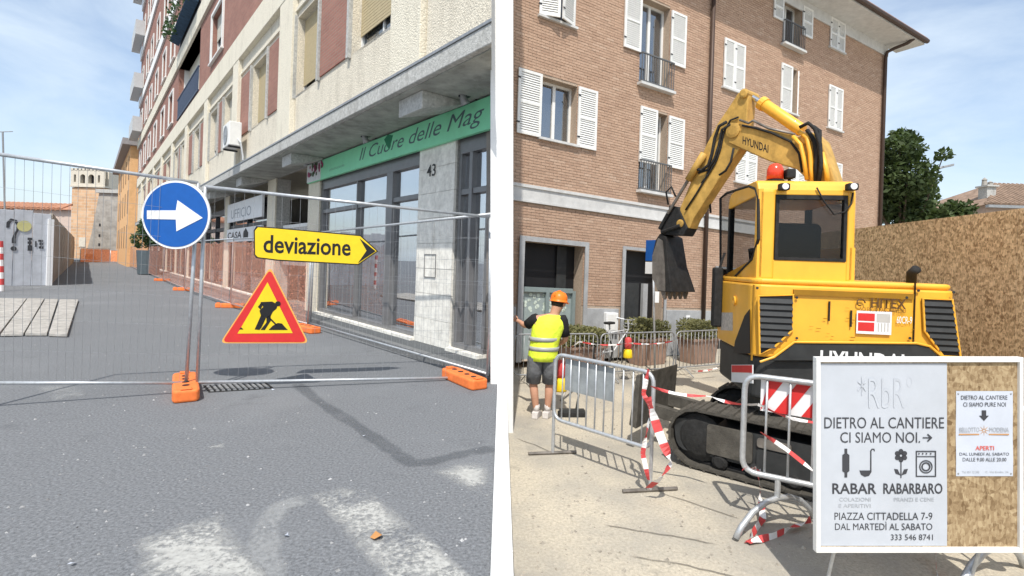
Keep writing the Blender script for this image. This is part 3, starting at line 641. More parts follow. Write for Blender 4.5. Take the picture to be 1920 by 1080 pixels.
t, fr, w, h = tower('brick_tower', 'pale brick tower with arched belfry openings at the end of the street', 131, 192, 320, 85, 8, palebrick)
kk = 85/FPX
MB().box(fr, -w, w, 0, h-32*kk, -9, 0).build('shaft', palebrick, t)
hs = [(-w+4*kk, -w+8*kk, h-22*kk, h-8*kk), (-w+16*kk, -w+25*kk, h-24*kk, h-7*kk), (-w+31*kk, -w+42*kk, h-24*kk, h-7*kk), (-w+49*kk, -w+53*kk, h-22*kk, h-8*kk)]
m = MB(); wall(m, fr, -w-.15, w+.15, h-28*kk, h, .15, hs, .8)
m.box(fr, -w-.15, w+.15, h-28*kk, h, -9, -.64); bf = m.build('belfry', mat('pale_stone', (.6, .55, .46), .9, var=.15), t, recalc=False)
for q in hs:
    MB().box(fr, q[0], q[1], q[2], q[3], -.6, -.55).build('arch_opening', darkf, bf)
    if q[1]-q[0] > .6:
        r_ = (q[1]-q[0])/2; cx_ = (q[0]+q[1])/2; arc = [(cx_+r_*math.cos(math.pi*k/10), q[3]-r_+r_*math.sin(math.pi*k/10)) for k in range(11)]
        MB().prism(fr, [(q[1], q[3]+.02)]+arc[:6], -.1, .152).build('arch_spandrel', bpy.data.materials['pale_stone'], bf); MB().prism(fr, [(q[0], q[3]+.02)]+arc[:4:-1], -.1, .152).build('arch_spandrel', bpy.data.materials['pale_stone'], bf)
MB().box(fr, -w-.2, w+.2, h-31*kk, h-28*kk, -9, .25).build('corbel_band', bpy.data.materials['pale_stone'], t)
for k in range(9): MB().box(fr, -w-.15+k*(2*w+.3)/9, -w-.15+(k+.6)*(2*w+.3)/9, h, h+.35, -.5, .2).build('merlon', bpy.data.materials['pale_stone'], t)
MB().box(fr, -w+17*kk, -w+29*kk, 2, 40*kk, .01, .12).build('pale_bay', bpy.data.materials['pale_stone'], t)
for x in (4, 40, 47): MB().box(fr, -w+x*kk, -w+(x+4)*kk, 5*kk, 32*kk, .01, .06).build('window', darkf, t)
t, fr, w, h = tower('stone_tower', 'dark grey stone tower with sloping base in front of the brick tower', 182, 222, 362, 72, 6, stone)
kk = 72/FPX
MB().prism(fr, [(-w-24*kk, 0), (w, 0), (w, h), (-w, h), (-w-12*kk, 50*kk)], -6, 0).build('shaft', stone, t)
MB().box(fr, -w-.3, w+.3, h, h+.5, -6.2, .3).build('cap', conc, t)
for y in (45, 65, 28): MB().box(fr, -w+2*kk, -w+5*kk, y*kk, (y+5)*kk, .01, .05).build('loophole', darkf, t)
t, fr, w, h = tower('arcaded_building', 'cream building with two small arches between the tower and the ochre house', 188, 226, 336, 90, 6, ochre, 'building')
kk = 90/FPX
MB().box(fr, -w, w, 0, h, -5, 0).build('wall', palebrick, t)
for x in (9, 22): MB().prism(fr, disc((-w+x*kk, h-10*kk), 3.2*kk, 12), .01, .06).build('arch_opening', darkf, t)
MB().box(fr, -w-.3, w+.3, h, h+.5, -5.3, .4).build('cornice', bpy.data.materials['pale_stone'], t)
# long low building behind the hoarding
t = thing('low_building', 'long low building with terracotta roof behind the grey hoarding', 'building', (at(60, 470, 42).x, 42, 0))
m = MB(); A, B = at(-260, 470, 62), at(131, 470, 62)
FB = Fr(V((A.x, A.y, 0)), (1, 0, 0), Z3, (0, -1, 0)); LB = B.x-A.x; hB = at(60, 392, 62).z
xr = lambda c: at(131, 470, 62-c).x-A.x
MB().hexa([FB(0, 0, 0), FB(xr(0), 0, 0), FB(xr(0), hB, 0), FB(0, hB, 0), FB(0, 0, -6), FB(xr(-6), 0, -6), FB(xr(-6), hB, -6), FB(0, hB, -6)]).build('wall', mat('pink_render', (.55, .44, .38), .9), t)
m = MB()
for i in range(int(LB/.6)): m.tube([FB(i*.6, hB+.05, .5), FB(min(i*.6, xr(-3)), hB+.95, -3)], .2, 5)
rv = [FB(x, z, c) for c, z in ((.5, hB), (.5, hB+.08), (-3, hB+.95), (-6.5, hB+.08), (-6.5, hB)) for x in (0, xr(c))]
r2 = MB().add(rv, [(0, 1, 3, 2), (2, 3, 5, 4), (4, 5, 7, 6), (6, 7, 9, 8), (8, 9, 1, 0), (0, 2, 4, 6, 8), (1, 3, 5, 7, 9)]).build('roof', tile, t); m.build('roof_tiles', tile, r2, stuff=True)
t = thing('antenna_mast', 'thin television antenna mast above the low building at the left edge', 'antenna', at(8, 375, 48))
p = at(9, 395, 46); q = at(5, 247, 46); MB().tube([p, q], .07, 6).build('mast', galvd, t); MB().tube([q+V((-.7, 0, -.05)), q+V((.9, 0, .05))], .04, 5).build('crossbar', galvd, t)

# ---- hoarding with graffiti on the left
hg = thing('site_hoarding', 'grey plywood hoarding with a painted question mark', 'hoarding', G(60, 540))
A, B = G(-140, 538.5), G(92, 535); FH = Fr(A, B-A, Z3); FH.n = -FH.n if FH.n.y > 0 else FH.n
LH = (B-A).length; n = 6
for i in range(n):
    h = 2.95+.05*math.sin(i*2.1); MB().box(FH, LH*i/n+.01, LH*(i+1)/n-.01, 0, h, -.06, random.uniform(0, .02)).build('panel', hoard, hg, bevel=.01)
MB().box(FH, LH-.12, LH+.06, 0, 2.7, .021, .12).build('corner_post', signwhite, hg)
qs = [V(FH.st(x, y)) for x, y in ((14, 427), (15, 418), (21, 412), (29, 414), (33, 422), (32, 432), (27, 441), (25, 448), (25, 456))]; lf, rt = [], []
for k, q in enumerate(qs): d = (qs[min(k+1, 8)]-qs[max(k-1, 0)]).normalized(); w_ = .045+.012*math.sin(k); lf.append((q.x-d.y*w_, q.y+d.x*w_)); rt.append((q.x+d.y*w_, q.y-d.x*w_))
for k in range(8): MB().prism(FH, [lf[k], lf[k+1], rt[k+1], rt[k]], .03, .0325+.0002*k).build('question_mark_stroke', ink, hg)
MB().prism(FH, disc(FH.st(25, 466), .09, 14), .03, .034).build('question_mark_dot', ink, hg)
for i, (x0, y0, x1, y1) in enumerate(((51, 446, 60, 450), (51, 453, 59, 457), (51, 460, 60, 470), (53, 446, 57, 468), (65, 452, 68, 463), (71, 450, 80, 453), (73, 456, 80, 459), (72, 462, 81, 466), (75, 450, 78, 464))):
    a, b = FH.st(x0, y1); a2, b2 = FH.st(x1, y0); MB().box(FH, a, a2, b, b2, .031+i*.0008, .036+i*.0008).build('painted_stroke', ink, hg)
a, b = FH.st(45, 424); MB().prism(FH, disc((a, b), .22, 16), .03, .034).build('yellow_smudge', mat('faded_yellow', (.55, .53, .25), .8), hg)
hg2 = thing('site_hoarding', 'brown hoarding running up the street from the corner of the grey one', 'hoarding', B)
Cc = G(138, 491); FH2 = Fr(B, Cc-B, Z3); L2 = (Cc-B).length; n = 18
FH2.n = -FH2.n if FH2.n.x < 0 else FH2.n
for i in range(n): MB().box(FH2, L2*i/n+.02, L2*(i+1)/n-.02, 0, 2.95-.02*(i % 3), -.06, random.uniform(0, .05)).build('panel', hoardb, hg2)
# red and white pole at the left edge
t = thing('striped_pole', 'red and white striped pole at the left edge in front of the grey hoarding', 'pole', at(2, 543, 17.2)); pb, ptp = at(3, 546, 17.2), at(1, 452, 17.2)
for i in range(8): MB().tube([pb.lerp(ptp, i/8), pb.lerp(ptp, (i+1)/8)], .07, 8).build('stripe_band', tape_r if i % 2 else tape_w, t)

# ---- planks on the road
pk = [[(-190, 590), (0, 560), (18, 560), (-175, 640)], [(-60, 627), (14, 560), (50, 560), (-2, 627)], [(1, 627), (52, 560), (83, 560), (44, 626)], [(47, 626), (85, 561), (109, 561), (88, 626)], [(91, 627), (112, 562), (147, 562), (126, 628)]]
labs = ['grey timber plank at the left edge of the picture, furthest of the five', 'grey timber plank second from the left edge on the road', 'middle one of the five grey timber planks on the road', 'narrow grey timber plank with a wide gap on its right', 'rightmost grey timber plank on the road, ending nearest the fence pole']
for q, lab in zip(pk, labs):
    p = [G(x, y, .045) for x, y in q]
    a, b = (p[0]+p[3])/2, (p[1]+p[2])/2
    if q is pk[0]: a = G(-120, 626, .04); b = G(10, 560, .04); p = [a+V((-.25, 0, 0)), b+V((-.15, 0, 0)), b+V((.15, 0, 0)), a+V((.25, 0, 0))]
    t = tag(MB().hexa([V((v.x, v.y, .012)) for v in p]+[V((v.x, v.y, .05+random.uniform(0, .015))) for v in p]).build('timber_plank', wood, bevel=.006), lab, 'plank', 'timber planks lying on the road')

# ================================================================== FENCES
def foot_block(loc, rz, label, ln=.72):
    t = thing('fence_weight', label, 'fence foot', loc, 'orange fence feet', rz)
    F = Fr(V((0, 0, 0)), (1, 0, 0), (0, 1, 0), (0, 0, 1)); h = ln/2
    b = MB().prism(F, rpoly([(-h, -.1), (-h+.06, -.12), (h-.06, -.12), (h, -.1), (h, .1), (h-.06, .12), (-h+.06, .12), (-h, .1)], .05), 0, .125).build('block', orangep, t, bevel=.025, seg=3, local=True)
    for i in range(4): MB().lathe(V((-.24+i*.16, 0, .118)), [(.034, 0), (.034, .012), (.022, .012)], seg=12).build('socket', rubber, t, local=True)
    for x in (-h+.05, h-.05): MB().box(F, x-.04, x+.04, -.05, .05, .126, .14).build('grip', orangep, t, local=True, bevel=.008)
    return t
def fence(label, BL, BR, TR, TL, group='mesh site fence panels', nw=26, r=.019, wr=.0015, netm=None, legs=True, meshm=None):
    BL, BR, TR, TL = map(V, (BL, BR, TR, TL)); t = thing('site_fence', label, 'fence', (BL+BR)/2*1.0, group)
    up = (TL-BL).normalized(); gl = V((BL.x, BL.y, .03)) - up.cross(V((0, 0, 0)))
    f0 = BL-up*(BL.z-.1)/up.z; f1 = BR-up*max(0, BR.z-.1)/up.z
    for p, q in ((f0, TL), (f1, TR)): MB().tube([p, q], r, 10).build('post', galv, t, smooth=True)
    MB().tube([BL, BR], r*.85, 10).build('bottom_rail', galv, t, smooth=True); MB().tube([TL, TR], r, 10).build('top_rail', galv, t, smooth=True)
    m = MB()
    for i in range(1, nw):
        k = i/nw; m.tube([BL.lerp(BR, k), TL.lerp(TR, k)], wr, 4)
    for j in range(1, 7):
        k = j/7; m.tube([BL.lerp(TL, k), BR.lerp(TR, k)], wr, 4)
    m.build('wire_mesh', meshm or galvd, t, stuff=True)
    if netm:
        d = (BR-BL).cross(up).normalized()*.03; n = 14; m = MB()
        for i in range(n):
            k0, k1 = i/n, (i+1)/n; w0, w1 = .03*math.sin(i*1.9), .03*math.sin((i+1)*1.9); s0, s1 = .95+.02*math.sin(i*2.7), .95+.02*math.sin((i+1)*2.7)
            m.quad(BL.lerp(BR, k0)+d*(1+w0*20), BL.lerp(BR, k1)+d*(1+w1*20), BL.lerp(BR, k1).lerp(TL.lerp(TR, k1), s1)+d*(1+w1*10), BL.lerp(BR, k0).lerp(TL.lerp(TR, k0), s0)+d*(1+w0*10))
        m.build('orange_netting', netm, t, recalc=False)
    return t
YP = 5.42
pf1 = fence('mesh fence panel at the left with the blue sign on its end post', at(-45, 718, 4.62), at(349, 718, YP), at(372, 343, YP), at(-45, 283, 4.62))
pf2 = fence('mesh fence panel in the centre carrying the yellow and triangular signs', at(370, 717, YP+.04), at(918, 707, 6.6), at(919, 407, 6.6), at(385, 350, YP+.04), nw=34)
A = G(582, 606, .1); B_ = G(914, 701, .12)
pf3 = fence('mesh fence panel along the kerb in front of the green shop', A, B_, B_+V((.03, 0, 2.0)), A+V((.02, 0, 1.92)), nw=34)
foot_block(G(347, 735), math.atan2(-.93, .62), 'large orange plastic fence foot under the blue sign post', .95)
_a, _b = G(822, 698), G(925, 742); foot_block((_a+_b)/2, math.atan2(_b.y-_a.y, _b.x-_a.x), 'orange plastic fence foot at the right end near the white wall', .8)
foot_block(G(577, 622), 2.4, 'orange plastic fence foot beside the red triangle', .7)
fx = [(577, 618), (432, 577), (345, 545), (305, 527), (278, 515), (258, 507), (243, 500)]
fl = ['orange netted fence panel behind the road works triangle', 'orange netted fence panel right behind the blue sign pole', 'second orange netted fence panel up the street from the pole', 'orange netted fence panel beside the small potted tree', 'far orange netted fence panel past the potted tree', 'farthest orange netted fence panel on the right kerb']
for i in range(6):
    p, q = G(*fx[i+1]), G(*fx[i]); p.z = q.z = .12
    fence(fl[i], p, q, q+V((.02, 0, 1.83)), p+V((.02, 0, 1.83)), 'orange netted fence panels along the kerb', nw=20, netm=net, r=.022)
for i, lab in zip(range(1, 5), ('orange fence foot on the kerb line left of the triangle', 'orange fence foot seen just left of the sign pole', 'small distant orange fence foot near the potted tree', 'farthest orange fence foot up the kerb')):
    foot_block(G(*fx[i])+V((0, 0, 0)), .15, lab, .75)
p, q = G(150, 493), G(205, 493); p.z = q.z = .1
fence('bright orange netted barrier closing the far end of the street', p, q, q+V((0, 0, 1.6)), p+V((0, 0, 1.6)), 'orange netted barriers across the street end', nw=10, netm=netfar, r=.04, wr=.01)
p, q = G(207, 492), G(240, 493); p.z = q.z = .1
fence('pale netted barrier at the far end beside the bright orange one', p, q, q+V((0, 0, 1.5)), p+V((0, 0, 1.5)), 'orange netted barriers across the street end', nw=10, netm=netfar, r=.04, wr=.01)

# potted tree by the kerb and a grey bin below it
c = FL(34, 0, 1.3); t = thing('potted_tree', 'small round green tree in a grey tub far up the kerb', 'tree', c)
MB().lathe(c, [(.5, 0), (.6, .05), (.7, 1.6), (.62, 1.6), (.6, 1.4)], seg=16).build('tub', mat('slate_tub', (.1, .13, .15), .7), t)
MB().tube([c+V((0, 0, 1.4)), c+V((.05, 0, 2.1)), c+V((0, 0, 2.9))], .07, 6).build('trunk', bark, t)
m = MB()
for dx, dz, r in ((0, 2.7, .85), (-.45, 2.3, .6), (.5, 2.4, .6), (.1, 3.3, .6), (-.3, 3.0, .55)): leaf_cloud(m, c+V((dx, random.uniform(-.3, .3), dz)), r, 330, .11)
m.build('crown', leafb, t, stuff=True, recalc=False)

# ---- road signs
pf = Fr(V((0, YP-.12, 0)), (CR, 0, SR), (-SR, 0, CR), (0, -1, 0)); pf.O = at(PPX, PPY, YP-.12)
def S(fr, pts, off=0): return [fr.st(x, y, off) for x, y in pts]
bs = thing('direction_sign', 'round blue sign with a white arrow pointing right', 'road sign', at(332, 403, YP-.1))
cc = pf.st(332, 403); R_ = 64*(YP-.12)/FPX
MB().prism(pf, disc(cc, R_, 64), 0, .02).build('plate', signwhite, bs); MB().prism(pf, disc(cc, R_-.022, 64), .0205, .024).build('blue_face', blue, bs)
MB().prism(pf, S(pf, [(279, 395), (333, 395), (336, 376), (383, 409), (334, 434), (333, 412), (279, 411)]), .0245, .028).build('white_arrow', signwhite, bs)
for y in (385, 425):
    a, b = pf.st(372, y); MB().box(pf, a-.14, a+.06, b-.015, b+.015, -.1, -.001).build('clamp', galvd, bs)
v0 = at(370, 717, YP+.04); v1 = at(936, 706, 6.62); F2 = Fr(v0, V((v1.x-v0.x, v1.y-v0.y, 0)), Z3); F2.n = -F2.n if F2.n.y > 0 else F2.n
F2.O = F2.O+F2.n*.05
dz_ = thing('diversion_sign', 'yellow arrow shaped board reading deviazione in black', 'road sign', F2(*F2.st(590, 460)))
out_ = [(481, 424), (520, 427), (676, 441), (709, 471), (672, 497), (520, 489), (481, 484), (477, 478), (476, 432)]
MB().prism(F2, S(F2, out_), 0, .02).build('plate', black, dz_)
inn = [(484, 426.5), (520, 429), (675, 443), (706, 471), (671, 495), (520, 486.5), (484, 482), (479, 477), (478.5, 433)]
MB().prism(F2, S(F2, inn), .0205, .023).build('yellow_face', yellow, dz_)
MB().prism(F2, S(F2, [(674, 447), (704, 471), (671, 493), (687, 470)]), .0235, .026).build('black_tip', black, dz_)
a0, b0 = F2.st(494, 478); a1, b1 = F2.st(657, 447)
class Tilt:
    def __init__(s, fr, k, a0): s.fr, s.k, s.a0 = fr, k, a0
    def __call__(s, a, b, c=0): return s.fr(a, b+s.k*(a-s.a0), c)
pa, pb_ = F2.st(494, 474), F2.st(657, 480); sl = (pb_[1]-pa[1])/(pb_[0]-pa[0])
h_ = F2.st(494, 440)[1]-F2.st(494, 474)[1]
text('deviazione', 'lettering', black, Tilt(F2, sl, pa[0]), (pa[0], pa[1], pb_[0], pa[1]+h_), dz_, out=.025, bold=.018)
ws = thing('road_works_sign', 'red bordered yellow triangle with a digging man', 'road sign', F2(*F2.st(497, 640)))
T0 = [(507, 500), (413, 643), (579, 643)]
def inset(tri, k):
    c = (sum(p[0] for p in tri)/3, sum(p[1] for p in tri)/3); return [(c[0]+(x-c[0])*k, c[1]+(y-c[1])*k) for x, y in tri]
P2 = lambda poly, r: rpoly(S(F2, poly), r)
MB().prism(F2, P2(T0, .06), 0, .018).build('plate', mat('sign_orange_edge', (.85, .42, .1), .5), ws)
MB().prism(F2, P2(inset(T0, .955), .06), .0185, .021).build('red_border', signred, ws)
MB().prism(F2, S(F2, [(502, 529), (446, 625), (549, 624)]), .0215, .0235).build('yellow_face', yellow, ws)
fig = [[(489, 566), (511, 565), (521, 571), (519, 578), (512, 584), (508, 592), (501, 596), (490, 592), (487, 582), (494, 575)],
       [(490, 590), (499, 596), (491, 613), (487, 618), (478, 617), (484, 604)], [(500, 594), (508, 590), (508, 601), (497, 618), (489, 618), (500, 604)],
       [(484, 575), (490, 567), (494, 570), (489, 580)], [(504, 596), (506, 594), (521, 609), (519, 611)], [(504, 618), (512, 610), (521, 605), (529, 606), (535, 613), (540, 618)]]
for pl in fig: MB().prism(F2, S(F2, pl), .024, .0265).build('black_figure', black, ws)
a, b = F2.st(516, 569); MB().prism(F2, disc((a+.03, b), .028, 16), .0241, .0266).build('black_figure', black, ws)
MB().prism(F2, S(F2, [(449, 617), (453, 613), (457, 617)]), .024, .0265).build('black_figure', black, ws)
# litter
t = tag(MB().quad(*[G(705, 1006, .01)+V((x, y, z)) for x, y, z in ((-.03, -.01, 0), (-.01, .03, .015), (.03, .02, .0), (.035, -.02, .02), (0, -.035, .005))]).build('fallen_leaf', mat('dry_leaf', (.45, .22, .08), .8)), 'dry brown leaf lying on the worn crossing stripe', 'leaf')
for (x, y), lab in (((540, 1003), 'small scrap of white paper on the asphalt below the paint arc'), ((683, 817), 'tiny white scrap beside the dark trench patch'), ((512, 730), 'crumpled white scrap behind the fence rail'), ((135, 1058), 'white scrap at the lower left of the asphalt')):
    c = G(x, y, .008); tag(MB().add([c+V((random.uniform(-.02, .02), random.uniform(-.02, .02), random.uniform(-.005, .012))) for _ in range(5)], [(0, 1, 2), (1, 3, 2), (2, 3, 4), (0, 2, 4)]).build('paper_scrap', paperw), lab, 'litter', 'white scraps on the asphalt')

# ================================================================== BRICK BUILDING ON THE RIGHT
B0 = G(1280, 665, GR); uR = ray(2600, 610).normalized()
FR = Fr(B0, uR, Z3); nR = V((uR.y, -uR.x, 0)).normalized(); nR = -nR if nR.y > 0 else nR; FR.n = nR
bb = thing('brick_building', 'pink brown brick building with white louvred shutters behind the excavator', 'building', FR(2, 0, -2))
SL, SRt, TT = -5.45, 9.44, 10.3
op = {'A': (-4.4, -3.5, 4.56, 5.8), 'T': (-4.5, -3.64, 7.02, 8.2), 'F1': (-1.76, -.82, 6.28, 8.3), 'F2': (-1.68, -.8, 3.85, 5.75), 'W3': (1.14, 1.98, 6.9, 8.14), 'W4': (3.62, 4.4, 6.84, 8.13),
      'W5': (6.04, 6.82, 6.82, 8.1), 'W6': (3.62, 4.5, 8.72, 10.0), 'W7': (6.02, 6.8, 9.28, 10.2), 'W8': (1.75, 2.62, 4.55, 5.78), 'W9': (4.1, 4.9, 4.55, 5.78), 'W10': (6.1, 6.9, 4.55, 5.78),
      'D1': (-4.72, -3.2, .0, 2.42), 'D2': (-2.04, -.78, 0, 2.45), 'D3': (1.1, 2.1, 0, 2.2), 'D4': (3.4, 4.6, 0, 2.4), 'D5': (6, 7.2, 0, 2.4)}
hs = list(op.values())
m = MB(); wall(m, FR, SL, SRt, 0, TT, 0, hs, .32); m.build('mortar_wall', mortar, bb, recalc=False)
MB().hexa([FR(SL, 0, -.33), FR(SRt, 0, -.33), FR(SRt, TT, -.33), FR(SL, TT, -.33), FR(SL, 0, -5), FR(SRt, 0, -5), FR(SRt, TT, -5), FR(SL, TT, -5)]).build('rear_body', brickm, bb)
# bricks: the 300 that show largest one by one, the others as one part
BL_, BH_, GP = .19, .047, .011
cells = []
for j in range(int(TT/(BH_+GP))):
    t0 = j*(BH_+GP); k = 0; s_ = SL+(j % 2)*(BL_+GP)/2
    if t0 < 1.12: continue
    while s_ < SRt-.02:
        x1 = min(s_+BL_, SRt)
        segs = [(s_, x1)]
        for h in hs:
            if h[2]-.004 < t0+BH_ and t0 < h[3]+.004:
                ns = []
                for a, b in segs:
                    if b <= h[0] or a >= h[1]: ns.append((a, b)); continue
                    if a < h[0]-.02: ns.append((a, h[0]))
                    if b > h[1]+.02: ns.append((h[1], b))
                segs = ns
        for a, b in segs:
            if not (3.2 < t0+.03 < 3.55): cells.append((a, b, t0))
        s_ += BL_+GP
def onimg(p):
    q = p-EYEP; a = q.x/q.y; z = q.z/q.y; return PPX+FPX*(a*CR+z*SR), PPY-FPX*(-a*SR+z*CR)
bw_ = uR.cross(nR).normalized(); bw_ = -bw_ if bw_.z < 0 else bw_
near = []
for i, (a, b, t) in enumerate(cells):
    if b-a > BL_-.003:
        x, y = onimg(FR(a, t, 0))
        if x > 968 and 6 < y < 640: near.append((FR(a, t, 0).y-.0*t, i))
near.sort(); pick = {i for _, i in near[:300]}
m = MB()
for i, (a, b, t) in enumerate(cells):
    if i in pick: continue
    p = random.uniform(.006, .013); c = [FR(a, t, 0), FR(b, t, 0), FR(b, t+BH_, 0), FR(a, t+BH_, 0), FR(a, t, p), FR(b, t, p), FR(b, t+BH_, p), FR(a, t+BH_, p)]
    m.add(c, [(4, 5, 6, 7), (0, 4, 5, 1), (1, 5, 6, 2), (2, 6, 7, 3), (3, 7, 4, 0)])
m.build('brickwork', brickm, bb, stuff=True)
bme = bpy.data.meshes.new('brick'); I3 = Fr(V((0, 0, 0)), (1, 0, 0), (0, 1, 0), (0, 0, 1)); mm_ = MB().box(I3, 0, BL_, 0, BH_, 0, .01)
bme.from_pydata(mm_.v, [], mm_.f[1:]); bme.materials.append(brickm)
R3 = MX((uR, bw_, nR)).transposed().to_4x4(); binv = W[bb.name].inverted()
for i in pick:
    a, b, t = cells[i]; o = bpy.data.objects.new('brick', bme); COL.objects.link(o); o.parent = bb
    o.matrix_parent_inverse = binv; o.matrix_basis = MX.Translation(FR(a, t, random.uniform(-.003, .003))) @ R3
# plinth, band, pipes, eaves
m = MB()
xs = [SL] + [v for k in ('D1', 'D2', 'D3', 'D4', 'D5') for v in (op[k][0]-.14, op[k][1]+.12)] + [SRt]
for a, b in zip(xs[::2], xs[1::2]):
    if b > a: MB().box(FR, a, b, 0, 1.1, .002, .06).build('plinth', plinth, bb, bevel=.008)
for b0, b1, c in ((3.2, 3.24, .06), (3.24, 3.49, .045), (3.49, 3.55, .075)): MB().box(FR, SL, SRt+.02, b0, b1, .002, c).build('string_course', cornice, bb)
def pipe(s, bow=False):
    pts = [FR(s, .05, .09), FR(s, 9.75 if bow else TT, .09)]
    if bow: pts += [FR(s+.02, 9.95, .12), FR(s+.12, 10.05, .3), FR(s+.2, 10.12, .62), FR(s+.22, 10.22, .8)]
    MB().tube(pts, .055, 8).build('downpipe', pipe_m, bb, smooth=True)
pipe(.6); pipe(9.28, True)
MB().box(FR, 9.36, SRt+.015, 0, TT, .014, .02).build('corner_strip', cornice, bb)
MB().box(FR, SL, SRt+.1, TT-.42, TT-.1, .014, .05).build('frieze', cornice, bb)
ev = MB().hexa([FR(SL, TT-.1, .0), FR(SRt+.75, TT-.1, .0), FR(SRt+.75, TT-.04, -.0), FR(SL, TT-.04, 0), FR(SL, TT-.1, .82), FR(SRt+.75, TT-.1, .82), FR(SRt+.75, TT-.04, .82), FR(SL, TT-.04, .82)]).build('eaves_soffit', cornice, bb)
m = MB(); m.tube([FR(SL, TT+.0, .88), FR(SRt+.8, TT+.0, .88)], .075, 8); m.build('gutter', pipe_m, ev)
rf = MB().hexa([FR(SL, TT-.03, .9), FR(SRt+.8, TT-.03, .9), FR(SRt+.8, TT+.1, .9), FR(SL, TT+.1, .9), FR(SL, TT+2, -3), FR(SRt-2, TT+2, -3), FR(SRt-2, TT+2.1, -3), FR(SL, TT+2.1, -3)]).build('roof', tile, bb)
def shutter(s0, s1, t0, t1, c=.03, parent=bb, ang=0):
    f = Fr(FR(s0, 0, c), (uR*math.cos(ang)+nR*math.sin(ang)), Z3); f.n = (nR*math.cos(ang)-uR*math.sin(ang)); w = s1-s0; e = .055
    m = MB(); m.box(f, 0, e, t0, t1, 0, .035); m.box(f, w-e, w, t0, t1, 0, .035)
    for b in (t0, (t0+t1)/2-.03, t1-e): m.box(f, e, w-e, b, b+e, 0, .035)
    sh = m.build('shutter', whitef, parent)
    m = MB(); n = int((t1-t0)/.05)
    for i in range(n):
        b = t0+e+(t1-t0-2*e)*i/n; m.hexa([f(e, b, .026), f(w-e, b, .026), f(w-e, b+.008, .026), f(e, b+.008, .026), f(e, b+.038, .006), f(w-e, b+.038, .006), f(w-e, b+.046, .006), f(e, b+.046, .006)])
    m.build('louvres', greyw if False else whitef, sh, stuff=True)
    MB().box(f, e, w-e, t0+e, t1-e, .001, .004).build('backing', whitef, sh)
    for b in (t0+.2, t1-.2): MB().box(f, -.02, .05, b, b+.03, .0355, .045).build('hinge', darkf, sh)
    return sh
def casement(k, sill=True, glassm=winglass):
    s0, s1, t0, t1 = op[k]; m = MB(); e = .05; c0, c1 = -.26, -.2; md = (s0+s1)/2
    m.box(FR, s0, s0+e, t0, t1, c0, c1); m.box(FR, s1-e, s1, t0, t1, c0, c1); m.box(FR, s0+e, s1-e, t0, t0+e, c0, c1); m.box(FR, s0+e, s1-e, t1-e, t1, c0, c1); m.box(FR, md-.035, md+.035, t0+e, t1-e, c0, c1)
    w = m.build('window', whitef, bb)
    for a, b in ((s0+e, md-.035), (md+.035, s1-e)):
        MB().box(FR, a, b, t0+e, t1-e, -.24, -.232).build('pane', glassm, w)
    MB().box(FR, s0+e, s1-e, t0+e, t0+e+(t1-t0)*.62, -.3, -.295).build('curtain', signwhite, w)
    if sill: MB().box(FR, s0-.06, s1+.06, t0-.05, t0-.002, -.3, .08).build('sill', cornice, w)
    return w
def railing(s0, s1, t0, t1):
    m = MB(); m.box(FR, s0, s1, t1-.03, t1, .1, .13); m.box(FR, s0, s1, t0+.02, t0+.045, .1, .13)
    n = int((s1-s0)/.075)
    for i in range(n+1): x = s0+(s1-s0-.014)*i/n; m.box(FR, x, x+.014, t0+.045, t1-.03, .108, .122)
    for x in (s0, s1-.02): m.box(FR, x, x+.02, t1-.03, t1, .014, .1); m.box(FR, x, x+.02, t0+.02, t0+.045, .014, .1)
    r = m.build('balcony_railing', mat('dark_rail', (.12, .125, .13), .5) if 'dark_rail' not in bpy.data.materials else bpy.data.materials['dark_rail'], bb, stuff=True)
    MB().box(FR, s0-.04, s1+.04, t0-.06, t0, .014, .16).build('balcony_sill', cornice, bb)
casement('A'); shutter(-4.98, -4.42, 4.54, 5.82); shutter(-3.49, -2.98, 4.52, 5.8)
casement('T'); shutter(-4.52, -4.08, 7.02, 8.2, .0, ang=.35); shutter(-4.06, -3.62, 7.02, 8.2, .16, ang=-.35)
casement('F1', False); shutter(-2.28, -1.77, 6.98, 8.3); shutter(-.81, -.3, 6.98, 8.25); railing(-1.78, -.74, 6.3, 6.98)
casement('F2', False); shutter(-1.7, -1.16, 4.5, 5.78, .02); shutter(-.79, -.26, 4.52, 5.74); railing(-1.7, -.72, 3.85, 4.55)
for k in ('W3', 'W5', 'W8', 'W9', 'W10'): casement(k); s0, s1, t0, t1 = op[k]; md = (s0+s1)/2; shutter(s0, md-.004, t0-.02, t1+.02, .02); shutter(md+.004, s1, t0-.02, t1+.02, .02)
casement('W4'); shutter(3.6, 4.12, 6.82, 8.15, .02); shutter(4.42, 4.75, 6.82, 8.12, .02, ang=-.9)
casement('W6', False); shutter(3.15, 3.6, 9.3, 10.0, .02); shutter(4.52, 5.02, 9.2, 10.05); railing(3.58, 4.55, 8.7, 9.35)
casement('W7'); shutter(6.0, 6.42, 9.26, 10.18, .02); shutter(6.43, 6.82, 9.26, 10.18, .02)
def opening(k, sur=.1):
    s0, s1, t0, t1 = op[k]
    f = MB(); f.box(FR, s0-sur-.02, s0-.001, 0, t1+sur, .062, .085); f.box(FR, s1+.001, s1+sur, 0, t1+sur, .062, .085); f.box(FR, s0-.001, s1+.001, t1+.001, t1+sur, .062, .085)
    f.build('stone_surround', plinth, bb)
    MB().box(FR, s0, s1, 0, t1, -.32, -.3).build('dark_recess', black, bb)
opening('D1'); opening('D2', .07); opening('D3', .05); opening('D4'); opening('D5')
sw = MB(); s0, s1, t0, t1 = op['D1']; md = (s0+s1)/2+.0
